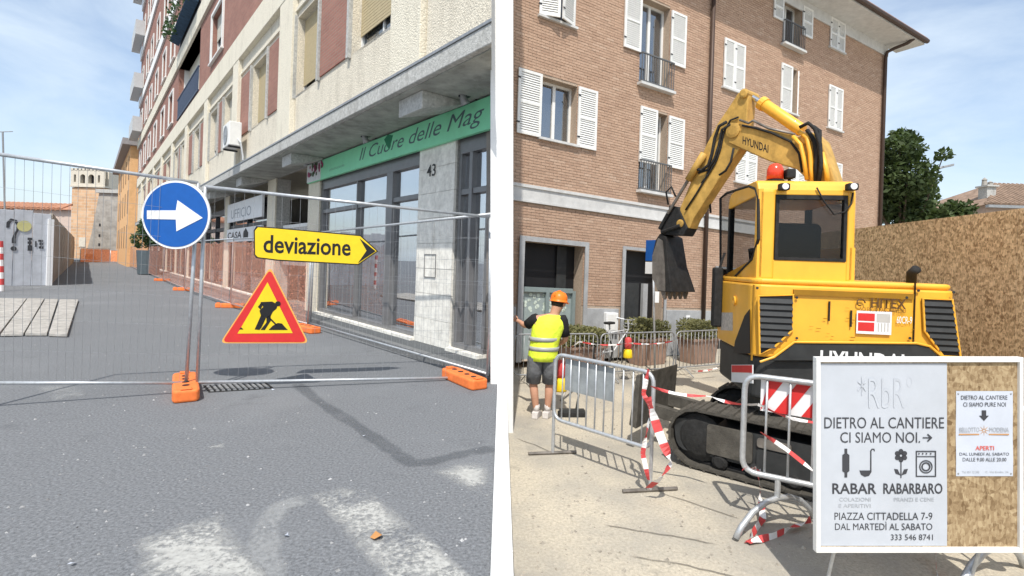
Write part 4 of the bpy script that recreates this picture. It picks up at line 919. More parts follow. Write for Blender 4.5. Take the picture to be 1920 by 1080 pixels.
for q in ((s0, s0+.07, 0, 1.45), (s1-.13, s1-.05, 0, 1.45), (md-.06, md+.02, 0, 1.4), (s0+.07, s1-.13, 1.4, 1.5)): sw.box(FR, *q, -.2, -.14)
sw = sw.build('shop_window', mat('sage_frame', (.22, .27, .27), .6), bb)
MB().box(FR, s0+.05, s1-.1, 0, 1.42, -.22, -.205).build('pane', mat('frosted_pane', (.3, .36, .36), .3, var=.15, spec=.6), sw)
for i in range(46): a, b = random.uniform(s0+.1, s1-.25), 1.0+random.uniform(0, .36); MB().prism(FR, disc((a, b), random.uniform(.02, .05), 6), -.204, -.2).build('floral_decal', bpy.data.materials['mint_green_sign'] if False else (mat('pale_decal', (.6, .68, .6), .7) if 'pale_decal' not in bpy.data.materials else bpy.data.materials['pale_decal']), sw)
MB().box(FR, s1-.5, s1-.25, 1.5, 2.4, -.28, -.25).build('inner_panel', dgrey, sw)
dd = MB().box(FR, -1.98, -1.3, 0, 1.7, -.28, -.24).build('shop_door', dgrey, bb); MB().box(FR, -1.2, -1.05, 0, 1.7, -.28, -.2).build('door_edge', plinth, bb)
mbx = thing('meter_box', 'small white meter box on the grey plinth between the two shop openings', 'meter box', FR(-2.45, .7, .06)); MB().box(FR, -2.62, -2.28, .6, 1.02, .061, .16).build('box_body', signwhite, mbx, bevel=.01); MB().box(FR, -2.58, -2.32, .64, .98, .161, .166).build('door_leaf', whitef, mbx)
nb_ = thing('notice', 'small white notice on the plinth right of the dark doorway', 'notice', FR(.1, .9, .06)); MB().box(FR, .0, .14, .82, .98, .061, .07).build('notice_sheet', signwhite, nb_); MB().box(FR, .05, .09, .87, .93, .0705, .072).build('printed_mark', ink, nb_)

# ---- beyond: tree, lamp, house, hoarding
def tree(name, label, base, h, blobs, m, n, size, trunk_r=.16):
    t = thing(name, label, 'tree', base); b = V(base)
    MB().tube([b, b+V((.05, 0, h*.25)), b+V((-.05, .05, h*.5)), b+V((.1, 0, h*.85))], 1, 8, radii=[trunk_r*1.3, trunk_r, trunk_r*.75, trunk_r*.2]).build('trunk', bark, t, smooth=True)
    lm = MB()
    for c, r in blobs:
        st = b+V((0, 0, h*random.uniform(.3, .55))); e = b+V(c); lm.tube([st, st.lerp(e, .5)+V((0, 0, .15)), e], 1, 6, radii=[.07, .045, .015])
    lm.build('limb', bark, t, stuff=True)
    f = MB()
    for c, r in blobs: leaf_cloud(f, b+V(c), r, int(n*r*r), size, (1, 1, .8), .25)
    f.build('crown', m, t, stuff=True, recalc=False); return t
Yt = 20; kx = Yt/FPX
def tb(px, py): p = at(px, py, Yt); return (p.x-tbx, random.uniform(-.8, .8), p.z-GR)
tbx = at(1690, 420, Yt).x
bl = [((1672, 340), 42), ((1690, 300), 34), ((1700, 262), 22), ((1722, 285), 16), ((1738, 298), 13), ((1665, 290), 34), ((1660, 385), 38), ((1700, 360), 38), ((1735, 385), 36), ((1755, 365), 26), ((1772, 400), 20), ((1705, 405), 34), ((1752, 405), 26), ((1690, 250), 12), ((1645, 320), 30), ((1625, 360), 34)]
tree('street_tree', 'bushy dark green tree rising behind the chipboard hoarding', (tbx, Yt, GR), 6.5, [(tb(*p), r*kx*1.16) for p, r in bl], leaf, 900, .125)
lp = thing('street_lamp', 'thin grey street lamp with a slanting arm behind the tree', 'street lamp', (at(1733, 420, 23).x, 23, GR))
p0 = V((at(1733, 420, 23).x, 23, GR)); p1 = at(1735, 335, 23); p2 = at(1742, 325, 23); p3 = at(1768, 313, 23)
MB().tube([p0, p1, p2, p3], .05, 8).build('mast', galv, lp, smooth=True); MB().box(Fr(p3, (1, 0, .25)), -.05, .45, -.06, .05, -.1, .1).build('lamp_head', galvd, lp, bevel=.02)
MB().tube([p1, at(1738, 312, 23)], .035, 6).build('spur', galv, lp)
hs_ = thing('tiled_house', 'low house with a weathered hipped tile roof and chimney at the right edge', 'house', (at(1905, 420, 25).x, 25, GR))
Yh = 25; e0_ = at(1850, 384, Yh); zt = at(1935, 352, Yh).z
fh = Fr(V((e0_.x, Yh, 0)), (1, 0, 0), Z3, (0, -1, 0)); ze = e0_.z
MB().box(fh, .25, 8, GR, ze, -6, -.3).build('wall', mat('rose_render', (.45, .36, .32), .9), hs_)
rf = MB().add([fh(-.05, ze, .1), fh(8.3, ze, .1), fh(8.3, ze, -6.3), fh(-.05, ze, -6.3), fh(2.6, zt+.6, -2.7), fh(6, zt+.6, -2.7)], [(0, 1, 5, 4), (1, 2, 5), (2, 3, 4, 5), (3, 0, 4), (0, 3, 2, 1)]).build('roof', oldtile, hs_)
tl = MB()
for i in range(34):
    x = .0+i*.24; top = min(1, max(.06, x/2.6)); a = fh(x, ze+.03, .12); b = fh(min(x*1.0+0, 6), ze+.03+(zt+.6-ze)*top, .12-2.8*top); tl.tube([a, b], .1, 5)
tl.build('roof_tiles', oldtile, rf, stuff=True)
MB().box(fh, -.08, 8.3, ze-.14, ze-.01, .02, .2).build('gutter', galvd, hs_)
cx = (1886-1850)*Yh/FPX
ch = MB().box(fh, cx-.2, cx+.25, ze+.3, ze+1.05, -1.3, -.8).build('chimney', conc, rf); MB().box(fh, cx-.28, cx+.33, ze+1.05, ze+1.13, -1.4, -.7).build('chimney_cap', conc, rf)
for x, h in ((-.12, .42), (.18, .25)): MB().lathe(fh(cx+x, ze+1.13, -1.05), [(.12, 0), (.1, h*.7), (.13, h*.7), (.02, h)], seg=8).build('chimney_pot', stone, rf)
# chipboard hoarding
oh = thing('chipboard_hoarding', 'tall chipboard hoarding closing the site behind the excavator', 'hoarding', (5.3, 6, GR))
pA, pB = at(1920, 390, 5.2), at(1610, 428, 7.9); dO = (pB-pA); dO.z = 0; FO = Fr(V((pA.x, pA.y, GR)), dO, Z3); FO.n = -FO.n if FO.n.x > 0 else FO.n
hO = pA.z-GR; sl_ = (pB.z-pA.z)/dO.length; a = -3.6; i = 0
while a < 4.6:
    z1 = hO+sl_*a; MB().hexa([FO(a+.006, .02, -.02), FO(a+1.214, .02, -.02), FO(a+1.217, z1+sl_*1.22, -.02), FO(a+.003, z1, -.02), FO(a+.003, .02, 0), FO(a+1.217, .02, .0), FO(a+1.217, z1+sl_*1.22, 0), FO(a+.003, z1, 0)]).build('board_panel', osb, oh)
    MB().box(FO, a-.04, a+.04, 0, hO-.1, -.12, -.03).build('post', wood, oh); a += 1.22; i += 1
tp = thing('tile_stack', 'stub', 'x') if False else None

# ---- hedges in planters
def planter(px0, px1, ytop, ymid, ybot, Y, label):
    c = at((px0+px1)/2, ybot, Y); w = (px1-px0)*Y/FPX/2; f = Fr(V((c.x, Y, GR)), (uR.x, uR.y, 0), Z3); f.n = nR; w *= 1.0
    t = thing('hedge_planter', label, 'planter', f.O, 'planters with clipped hedges')
    zm = at((px0+px1)/2, ymid, Y).z-GR; zt_ = at((px0+px1)/2, ytop, Y).z-GR
    m = MB(); m.hexa([f(-w*.86, 0, -.2), f(w*.86, 0, -.2), f(w*.86, 0, .2), f(-w*.86, 0, .2), f(-w*.94, zm-.06, -.25), f(w*.94, zm-.06, -.25), f(w*.94, zm-.06, .25), f(-w*.94, zm-.06, .25)]); m.build('trough', terra, t, bevel=.01)
    MB().box(f, -w, w, zm-.06, zm, -.28, .28).build('rim', terra, t, bevel=.01)
    m = MB()
    for _ in range(2600):
        x_ = random.uniform(-1, 1); hx = (1-abs(x_)**4)**.5; p = f(x_*w*1.08, zm-.03+(zt_-zm+.03)*hx*(random.random()**.5)*(1-.2*random.random()**3), random.uniform(-.4, .4)*(.4+.6*hx)); a = V((random.gauss(0, 1), random.gauss(0, 1), random.gauss(0, 1))).normalized(); b = a.orthogonal().normalized(); s = random.uniform(.02, .04)
        m.quad(p-a*s, p-b*s*.6, p+a*s, p+b*s*.6)
    m.build('clipped_hedge', hedge, t, stuff=True, recalc=False)
    return t
planter(1050, 1133, 611, 646, 668, 10.6, 'clipped hedge in a terracotta trough right behind the worker')
planter(1176, 1248, 597, 632, 671, 11.2, 'clipped hedge in a terracotta trough below the blue sign')
planter(1274, 1342, 599, 632, 668, 11.6, 'clipped hedge in a terracotta trough nearest the excavator')

# ---- blue sign on a pole
t = thing('parking_sign', 'narrow blue sign plate on a thin steel pole in front of the doorway', 'road sign', G(1226, 700, GR))
pb_ = G(1228, 700, GR); Yq = pb_.y; MB().tube([pb_, at(1224, 452, Yq)], .022, 8).build('pole', galv, t, smooth=True)
fq = Fr(at(1225, 480, Yq-.05), (.5, -.86, 0), Z3); fq.n = V((-.86, -.5, 0))
MB().box(fq, -.2, .2, -.1, .32, 0, .015).build('plate', blue, t, bevel=.004); MB().box(fq, -.2, .2, -.36, -.12, 0, .015).build('white_plate', signwhite, t, bevel=.004)
cpx = at(1231, 556, Yq-.04); MB().box(Fr(cpx, (1, 0, 0)), -.04, .04, -.12, .1, 0, .04).build('tied_tag', signwhite, t)

# ---- crowd barriers
def barrier(label, A, B, h=1.08, r=.02, bars=14, z0=.17, feet='flat', group='steel crowd barriers', z1=None, mtl=None):
    mtl = mtl or galv
    A, B = V(A), V(B); L = (B-A).length; t = thing('crowd_barrier', label, 'barrier', (A+B)/2, group); f = Fr(A, B-A, Z3); f.n = -f.n if f.n.y > 0 else f.n
    fr2 = lambda p: f(p[0], p[1], 0)
    MB().tube([fr2(p) for p in rpoly([(0, z0), (L, z0), (L, h), (0, h)], .12, 5)], r, 10, closed=True).build('frame', mtl, t, smooth=True)
    for i in range(1, bars): MB().tube([f(L*i/bars, z0, 0), f(L*i/bars, h, 0)], r*.42, 6).build('bar', mtl, t, smooth=True)
    for x in ((.0, L) if feet == 'post' else (L*.145, L*.86)):
        if feet == 'post':
            MB().tube([f(x, 0.02, 0), f(x, z0+.12, 0)], r*.9, 8).build('leg', mtl, t); MB().tube([f(x, .02, 0)-V((.27, .05, 0)), f(x, .02, 0)+V((.27, .05, 0))], r*.9, 8).build('foot', steel, t)
        elif feet == 'arc':
            MB().tube([f(x, .255, 0), f(x, z0, 0)], r*.95, 8).build('leg', mtl, t)
            MB().tube([f(x, z_, 0)+V((.9, .43, 0))*c_ for z_, c_ in ((.02, .47), (.1, .41), (.19, .29), (.245, .14), (.255, 0), (.245, -.14), (.19, -.29), (.1, -.41), (.02, -.47))], r, 10).build('foot', mtl, t, smooth=True)
        else:
            MB().tube([f(x, .02, -.25), f(x, z0, 0), f(x, .02, .25)], r*.8, 8).build('foot', mtl, t)
    return t, f, L
bA, fA, LA_ = barrier('galvanised barrier behind the worker at the party wall', G(962, 722, GR), G(1118, 716, GR), bars=18, mtl=galvd, h=.88, r=.014)
barrier('galvanised barrier in front of the hedge below the blue sign', G(1124, 716, GR), G(1262, 706, GR), bars=18, mtl=galvd, h=.88, r=.014)
barrier('galvanised barrier nearest the excavator cab by the last hedge', G(1266, 706, GR), G(1372, 696, GR), bars=16, mtl=galvd, h=.88, r=.014)
def tape(label, pts, w=.03, band=.12, slack=0, group='red and white barrier tape', n=None, wdir=None):
    pts = [V(p) for p in pts]; d = []; tot = 0
    for a, b in zip(pts, pts[1:]): d.append((tot, a, b)); tot += (b-a).length
    k = max(2, int(tot/band)); t = thing('barrier_tape', label, 'tape', pts[0], group)
    def P(s):
        for st, a, b in d:
            l = (b-a).length
            if s <= st+l+1e-6: u = (s-st)/l; return a.lerp(b, u)+V((0, 0, -slack*4*u*(1-u)))
        return pts[-1]
    tw = random.uniform(0, 3)
    for i in range(k):
        m = MB(); q = 3
        for j in range(q):
            s0, s1 = tot*(i+j/q)/k, tot*(i+(j+1)/q)/k; a, b = P(s0), P(s1); dr = (b-a).normalized(); sd = dr.cross(V((.2, -1, .1))).normalized()
            def ww(s): x = 1.1*math.sin(s*6.1+tw)+.5*math.sin(s*17+tw); return (sd*math.cos(x)+dr.cross(sd)*math.sin(x))*w
            m.quad(a-ww(s0), b-ww(s1), b+ww(s1), a+ww(s0))
        m.build('red_band' if i % 2 == 0 else 'white_band', tape_r if i % 2 == 0 else tape_w, t, recalc=False)
    return t
tape('tape strung loosely along the far barriers in front of the hedges', [at(1060, 650, 9.0), at(1085, 640, 9.0), at(1180, 643, 9.2), at(1275, 636, 9.5)], .014, .16, .05)
tape('tape on the far barrier beside the excavator', [at(1290, 695, 9.6), at(1345, 690, 9.9)], .016, .12, .03)
# middle barrier with grey sheet
bM, fM, LM = barrier('barrier with a grey sheet between the worker and the track', G(1036, 852, GR), G(1219, 922, GR), h=1.12, bars=11, feet='post', z0=.4)
MB().box(fM, .12, LM*.62, .74, 1.08, -.035, -.025).build('grey_sheet', mat('grey_sheet', (.25, .27, .28), .8, var=.25), bM)
tape('tape wound round the right end post of the sheeted barrier', [at(1216, 692, 4.7), at(1206, 740, 4.72), at(1222, 760, 4.66), at(1205, 850, 4.7), at(1216, 900, 4.66)], .022, .09)
tape('tape hanging in a loop from the sheeted barrier to the track', [at(1214, 745, 4.66), at(1236, 812, 4.58), at(1259, 868, 4.5), at(1240, 895, 4.5), at(1216, 915, 4.6)], .04, .1)
# near barrier
gA = G(1416, 1010, GR); gA = V((2.0, 4.28, GR)); gB = V((3.62, 3.38, GR))
bN, fN, LN = barrier('large barrier with arched feet beside the white framed notice board', gA, gB, h=1.23, bars=11, feet='arc', z0=.42, r=.024)
a, b = .12, .85
rp = thing('hazard_board', 'red and white diagonal striped board tied to the near barrier', 'striped board', fN(.5, 1, -.05))
MB().box(fN, a, .95, .94, 1.2, -.055, -.035).build('board', signwhite, rp)
for i in range(6): x = a-.1+i*.2; q = [(max(a, min(.95, x)), .942), (max(a, min(.95, x+.1)), .942), (max(a, min(.95, x+.26)), 1.198), (max(a, min(.95, x+.16)), 1.198)]; MB().prism(fN, q, -.0345, -.03).build('red_stripe', signred, rp)
tape('tape stretched from the sheeted barrier across to the near barrier', [at(1220, 724, 4.68), at(1330, 742, 4.5), at(1424, 758, 4.25), fN(.5, .93, .03), fN(1.1, .9, .03)], .014, .15, .03)
tape('tape falling diagonally across the bars of the near barrier', [fN(.13, .78, .03), fN(.32, .68, .035), fN(.55, .52, .03)], .018, .1)
tape('tape trailing from the near barrier corner to its arched foot', [fN(.02, .45, .03), G(1420, 930, GR)+V((0, 0, .25)), G(1430, 985, GR)+V((0, 0, .06)), G(1400, 1022, GR)+V((0, 0, .02)), G(1450, 1012, GR)+V((0, 0, .03)), G(1520, 985, GR)+V((0, 0, .05))], .026, .09)
tape('short tape knot on the arched foot below the notice board', [G(1735, 1050, GR)+V((0, 0, .14)), G(1752, 1050, GR)+V((0, 0, .14)), G(1757, 1085, GR)], .03, .06)

# ---- warning lamps, broom, bicycle
def lamp(px, py, Y, s, label):
    c = at(px, py, Y); t = thing('warning_lamp', label, 'warning lamp', c, 'red and yellow warning lamps')
    MB().lathe(c, [(.09*s, 0), (.1*s, .02*s), (.085*s, .17*s), (.04*s, .2*s)], seg=12).build('battery_case', yellow, t, smooth=True)
    MB().lathe(c+V((0, 0, .2*s)), [(.06*s, 0), (.075*s, .05*s), (.075*s, .2*s), (.05*s, .24*s), (.01, .25*s)], seg=12).build('lens', tape_r, t, smooth=True)
lamp(1050, 733, 7.3, 1.0, 'red and yellow warning lamp by the right leg of the worker'); lamp(1177, 671, 9.3, .85, 'red and yellow warning lamp on the far barrier near the bicycle')
t = thing('broom', 'yard broom with a black head leaning beside the worker', 'broom', G(1075, 778, GR)); c = G(1073, 781, GR)
fb = Fr(c, (1, .1, 0), Z3); MB().box(fb, -.2, .19, .0, .07, -.06, .05).build('bristles', rubber, t, bevel=.01); MB().box(fb, -.18, .17, .07, .1, -.05, .04).build('stock', dgrey, t)
MB().tube([c+V((.05, 0, .1)), c+V((.08, 0, .3)), c+V((-.08, .05, .6)), c+V((-.1, .1, .75))], .014, 6).build('handle', dgrey, t)
t = thing('wooden_stake', 'pale wooden stake leaning by the yellow lamp', 'stake', G(1052, 745, GR)); MB().tube([G(1052, 752, GR), G(1062, 740, GR)+V((.12, 0, .42))], .02, 6).build('stake_shaft', wood, t)
t = thing('bicycle', 'pale city bicycle parked between the hedges in front of the plinth', 'bicycle', G(1160, 680, GR)); c = V((at(1158, 668, 10.9).x, 10.9, GR)); fb = Fr(c, (.75, .66, 0), Z3); bgm = mat('pale_bike_paint', (.55, .56, .57), .4)
for x in (-.5, .5):
    w = MB().tube([fb(x+.31*math.cos(q*.3927), .32+.31*math.sin(q*.3927)) for q in range(16)], .02, 6, closed=True).build('wheel', rubber, t, smooth=True); m = MB()
    for q in range(10): m.tube([fb(x, .32), fb(x+.29*math.cos(q*.628), .32+.29*math.sin(q*.628))], .004, 4)
    m.build('spokes', galv, w, stuff=True)
for p in ([(-.5, .32), (-.15, .32), (.35, .75), (-.28, .72), (-.15, .32)], [(-.5, .32), (-.3, .78), (-.32, .9)], [(.5, .32), (.36, .75), (.33, .95)]): MB().tube([fb(*q) for q in p], .017, 6).build('frame_tube', bgm, t)
MB().box(fb, -.44, -.2, .9, .95, -.07, .07).build('saddle', rubber, t, bevel=.02); MB().tube([fb(.2, 1.0, .25), fb(.34, .96, .1), fb(.34, .96, -.1), fb(.2, 1.0, -.25)], .012, 6).build('handlebar', galv, t)
m = MB()
for i in range(5): m.box(fb, .38, .7, .62+i*.06, .63+i*.06, -.15, .15)
for i in range(7): x = .38+i*.053; m.box(fb, x, x+.01, .62, .88, -.15, -.14); m.box(fb, x, x+.01, .62, .88, .14, .15)
m.build('basket', bgm, t, stuff=True)

# ================================================================== EXCAVATOR
ex = thing('excavator', 'yellow tracked excavator with a raised folded boom and dark lower skirt', 'excavator', (3.3, 5.5, GR))
rE = V((.9915, -.13, 0)); dE = V((.13, .9915, 0))
E_ = Fr(V((2.4, 5.0, GR)), rE, Z3, -dE)                    # rear face of the upper body
ES = Fr(E_.O, dE, Z3, -rE)                                 # its left flank
PL = Fr(E_.O, rE, dE, Z3)                                  # plan
def zE(y, x=1500): return E_.st(x, y)[1]
def EP(pts, off=0): return [E_.st(x, y, off) for x, y in pts]
zt_, zm_, zl_, zb_ = zE(524), zE(642), zE(674), zE(757)
plan = [(.0, .02), (1.84, .02), (1.9, .5), (1.9, 1.4), (.0, 1.4)]
MB().prism(PL, rpoly(plan, .16, 6), zl_, zt_-.06).build('upper_body', dyel, ex, bevel=.02)
MB().prism(PL, rpoly([(a*.985+.015, b+.012*(b < .1)) for a, b in plan], .16, 6), zt_-.058, zt_).build('hood_lid', dyel, ex, bevel=.05, seg=4)
MB().prism(PL, rpoly([(.03, .05), (1.82, .05), (1.86, .5), (1.86, 1.36), (.03, 1.36)], .16, 6), zb_, zl_-.004).build('skirt', dgrey, ex, bevel=.04, seg=3)
MB().prism(E_, EP([(1436, 676), (1452, 671), (1489, 643), (1716, 645), (1741, 651), (1768, 676)], 0), .0, .012).build('counterweight_plate', dgrey, ex, bevel=.006)
m = MB()
pts = [E_(*E_.st(x, y), .014) for x, y in ((1424, 678), (1450, 669), (1488, 641), (1716, 643), (1742, 649), (1776, 678))]
m.tube(pts, .012, 6); m.build('yellow_edge_trim', dyel, ex)
def grille(poly, ys, lab=None):
    g = MB().prism(E_, EP(poly), -.02, .004).build('grille', black, ex)
    for y in ys:
        xs = []
        for i in range(len(poly)):
            (x0, y0), (x1, y1) = poly[i], poly[(i+1) % len(poly)]
            if (y0-y)*(y1-y) <= 0 and y0 != y1: xs.append(x0+(y-y0)/(y1-y0)*(x1-x0))
        if len(xs) >= 2:
            a, b = EP([(min(xs)+1, y+3), (max(xs)-1, y-3)]); f = E_
            MB().hexa([f(a[0], a[1], .005), f(b[0], a[1], .005), f(b[0], b[1], .005), f(a[0], b[1], .005), f(a[0], a[1], .022), f(b[0], a[1], .022), f(b[0], b[1]-.004, .006), f(a[0], b[1]-.004, .006)]).build('grille_slat', dgrey, g)
    m = MB(); m.tube([E_(*E_.st(x, y), .005) for x, y in poly], .012, 5, closed=True); m.build('grille_rim', dyel, g)
grille([(1422, 555), (1487, 553), (1486, 618), (1452, 650), (1424, 664)], (564, 576, 588, 600, 612, 624, 636, 648))
grille([(1730, 560), (1785, 562), (1800, 668), (1768, 668), (1733, 620)], (570, 582, 594, 606, 618, 630, 642, 654))
def ebox(n, x0, y0, x1, y1, c0, c1, m, parent=None):
    a, b = EP([(x0, y1), (x1, y0)]); return MB().box(E_, a[0], b[0], a[1], b[1], c0, c1).build(n, m, parent or ex)
ebox('panel_seam', 1714, 530, 1716.5, 644, -.02, .002, black); ebox('panel_seam', 1488, 551, 1714, 553, -.02, .002, mat('seam_brown', (.3, .15, .01), .6))
ebox('panel_seam', 1411, 534, 1413, 676, -.02, .0015, bpy.data.materials['seam_brown'])
ebox('latch_slot', 1553, 565, 1557, 602, -.01, .003, black); ebox('latch_slot', 1594, 582, 1598, 613, -.01, .003, black)
def et(s, n, m, x0, y0, x1, y1, bold=0, shear=0, off=.003):
    a, b = EP([(x0, y1), (x1, y0)]); return text(s, n, m, E_, (a[0], a[1], b[0], b[1]), ex, out=off, bold=bold, shear=shear)
et('HITEX', 'maker_lettering', mat('dark_brown_print', (.1, .05, .02), .5), 1633, 561, 1699, 577, .012)
a, b = E_.st(1613, 568); m = MB()
m.tube([E_(a+.042*math.cos(t)*(1-.08*t), b+.042*math.sin(t)*(1-.08*t), .004) for t in [x*.5 for x in range(11)]], .006, 4); m.build('swirl_mark', bpy.data.materials['dark_brown_print'], ex)
et('NOLEGGIO MACCHINE EDILI', 'small_lettering', bpy.data.materials['dark_brown_print'], 1612, 579, 1698, 583)
st_ = ebox('sticker', 1605, 585, 1672, 625, .0, .003, signwhite)
ebox('red_square', 1608, 588, 1640, 601, .0035, .0045, signred, st_); ebox('red_square', 1608, 605, 1639, 620, .0035, .0045, signred, st_); ebox('grey_square', 1643, 589, 1669, 604, .0035, .0045, mat('sticker_grey', (.5, .48, .45), .6), st_)
for i in range(4): ebox('grey_stroke', 1645+i*6, 606, 1648+i*6, 622, .0035, .0045, bpy.data.materials['sticker_grey'], st_)
et('60CR-9', 'model_lettering', signwhite, 1681, 594, 1710, 606)
et('HYUNDAI', 'maker_lettering', signwhite, 1536, 664, 1694, 692, .02, off=.014)
def SP(pts, off=0): return [ES.st(x, y, off) for x, y in pts]
MB().prism(ES, SP([(1376, 662), (1379, 640), (1397, 592), (1406, 580), (1407, 663)]), .0, .006).build('flank_vent', black, ex)
MB().prism(ES, SP([(1352, 586), (1374, 586), (1374, 620), (1352, 619)]), .0, .003).build('flank_sticker', mat('pale_sticker', (.5, .45, .4), .6, var=.4, scale=30), ex)
ws_ = MB().prism(ES, SP([(1373, 684), (1413, 684), (1413, 719), (1373, 716)], -.03), -.028, -.02).build('warning_sticker', signwhite, ex)
MB().prism(ES, SP([(1374, 685), (1412, 685), (1412, 699), (1374, 698)], -.03), -.0195, -.017).build('red_band', signred, ws_)
a, b = ES.st(1378, 564); MB().lathe(ES(a, b, 0), [(.05, 0), (.055, .02), (.03, .02), (.02, .005)], -rE, 14).build('flank_knob', dyel, ex)
MB().tube([PL(1.62, .35, zt_-.01), PL(1.62, .35, zt_+.1), PL(1.62, .28, zt_+.14)], .045, 10).build('exhaust', rubber, ex, smooth=True)
for i in range(26):
    x, y = random.uniform(1425, 1790), random.uniform(556, 640)
    if 1490 < x < 1600 or 1675 < x < 1712 or random.random() < .25:
        a, b = E_.st(x, y); l = random.uniform(.01, .05); MB().box(E_, a, a+l, b, b+random.uniform(.003, .009), .0, .0012).build('paint_chip', bpy.data.materials['seam_brown'], ex)
for x, y in ((1494, 558), (1700, 558), (1494, 634), (1706, 634), (1722, 545), (1788, 548), (1420, 540)):
    a, b = E_.st(x, y); MB().lathe(E_(a, b, 0), [(.014, 0), (.012, .006)], -dE, 8).build('bolt', dgrey, ex)
# cab
ca, cb = E_.st(1421, 400, -.14)[0], E_.st(1606, 400, -.14)[0]
cz0, cz1 = zt_-.02, E_.st(1500, 336, -.14)[1]
cab = MB().prism(ES, rpoly([(.14, cz1-.16), (1.2, cz1-.2), (1.12, cz1-.03), (.9, cz1), (.2, cz1)], .06), -cb, -ca).build('cab_roof', dyel, ex, bevel=.045, seg=4)
w0, w1 = E_.st(1452, 487, -.14), E_.st(1590, 367, -.14)
CB = Fr(E_(0, 0, -.14), rE, Z3, -dE)
m = MB(); m.box(CB, ca, w0[0], cz0, cz1-.1, -.1, 0); cabr = m.build('cab_rear_pillar', dyel, ex, bevel=.03, seg=3)
MB().box(CB, w1[0], cb, cz0, cz1-.1, -.1, 0).build('cab_rear_pillar', dyel, ex, bevel=.03, seg=3)
MB().box(CB, w0[0]-.01, w1[0]+.01, cz0, w0[1], -.095, -.004).build('cab_rear_wall', dyel, ex, bevel=.008)
MB().box(CB, w0[0]-.01, w1[0]+.01, w1[1], cz1-.1, -.095, -.004).build('cab_rear_header', dyel, ex, bevel=.008)
m = MB(); e = .03
for q in ((w0[0], w1[0], w0[1], w0[1]+e), (w0[0], w1[0], w1[1]-e*1.4, w1[1]), (w0[0], w0[0]+e, w0[1]+e, w1[1]-e*1.4), (w1[0]-e, w1[0], w0[1]+e, w1[1]-e*1.4)): m.box(CB, *q, -.05, .004)
rw_ = m.build('rear_window', rubber, ex); MB().box(CB, w0[0]+e, w1[0]-e, w0[1]+e, w1[1]-e*1.4, -.03, -.022).build('pane', cabglass, rw_)
CS = Fr(PL(ca, 0, 0), dE, Z3, -rE)
def CP(pts): return [CS.st(x, y) for x, y in pts]
win = CP([(1350, 372), (1362, 362), (1404, 349), (1416, 354), (1421, 372), (1421, 448), (1410, 486), (1378, 518), (1357, 546), (1350, 546)])
sw_ = MB().prism(CS, [(a, b) for a, b in win], -.02, -.008).build('side_window', cabglass, ex)
MB().tube([CS(a, b, -.006) for a, b in win], .016, 6, closed=True).build('window_seal', rubber, sw_)
lo_ = CP([(1421, 448), (1410, 486), (1378, 518), (1357, 546), (1350, 556)]); dmin = .15
MB().prism(CS, [(.14, cz0)] + [(max(.14, a), b) for a, b in lo_] + [(lo_[-1][0], cz0)], -.05, -.003).build('cab_side_wall', dyel, ex)
MB().box(CS, .14, .2, CS.st(1421, 448)[1], cz1-.1, -.05, -.003).build('cab_side_pillar', dyel, ex)
MB().box(CS, 1.12, 1.18, cz0-.3, cz1-.12, -.06, -.004).build('cab_front_pillar', rubber, ex)
CR_ = Fr(PL(cb, 0, 0), dE, Z3, rE)
MB().box(CR_, .14, 1.15, cz0, cz0+.35, -.05, 0).build('cab_right_wall', dyel, ex); MB().box(CR_, .16, 1.1, cz0+.35, cz1-.16, -.03, -.02).build('right_window', cabglass, ex)
MB().box(CR_, 1.1, 1.16, cz0+.35, cz1-.14, -.06, 0).build('cab_front_pillar', rubber, ex)
MB().box(PL, ca+.02, cb-.02, .2, 1.12, cz0-.02, cz0+.02).build('cab_floor', rubber, ex)
se = MB().box(PL, cb-.62, cb-.14, .5, .62, cz0+.1, cz0+.62).build('seat', rubber, ex, bevel=.06, seg=3); MB().box(PL, cb-.62, cb-.14, .62, 1.0, cz0+.1, cz0+.24).build('seat_cushion', rubber, se, bevel=.04)
MB().tube([PL(ca+.25, .9, cz0), PL(ca+.22, .95, cz0+.35)], .05, 8).build('control_lever', dgrey, ex)
MB().box(PL, ca-.15, ca-.05, 1.1, 1.25, cz0-.6, cz0+.12).build('mirror', rubber, ex, bevel=.02); MB().tube([PL(ca-.03, 1.16, cz0+.3), PL(ca-.09, 1.15, cz0+.1)], .014, 6).build('mirror_arm', rubber, ex)
bx = E_.st(1453, 336, -.35); p = E_(bx[0], cz1, -.35)
MB().lathe(p, [(.085, -.01), (.09, .02), (.07, .03)], seg=16).build('beacon_base', rubber, ex); MB().lathe(p+V((0, 0, .03)), [(.082, 0), (.08, .1), (.06, .15), (.02, .17)], seg=18).build('beacon_lens', beacon, ex, smooth=True)
p = E_(E_.st(1481, 330, -.3)[0], cz1, -.3); wl = MB().box(Fr(p, rE, Z3, -dE), -.045, .045, .03, .13, -.06, .05).build('work_light', rubber, ex, bevel=.015); MB().box(Fr(p, rE, Z3, -dE), -.012, .012, -.01, .03, -.02, .0).build('light_bracket', rubber, wl)
for x in (1466, 1592):
    p = E_(*E_.st(x, 352, -.14), -.13); l2 = MB().box(Fr(p, rE, Z3, -dE), -.05, .05, -.035, .035, 0, .08).build('work_light', rubber, ex, bevel=.015); MB().lathe(p-dE*.081, [(.032, 0), (.03, .006)], -dE, 12).build('lens', signwhite, l2)
MB().tube([E_(*E_.st(x, y, -.14), -.125) for x, y in ((1530, 352), (1545, 380), (1562, 402), (1582, 398), (1594, 384), (1598, 362))], .008, 6).build('loose_cable', rubber, ex, smooth=True)
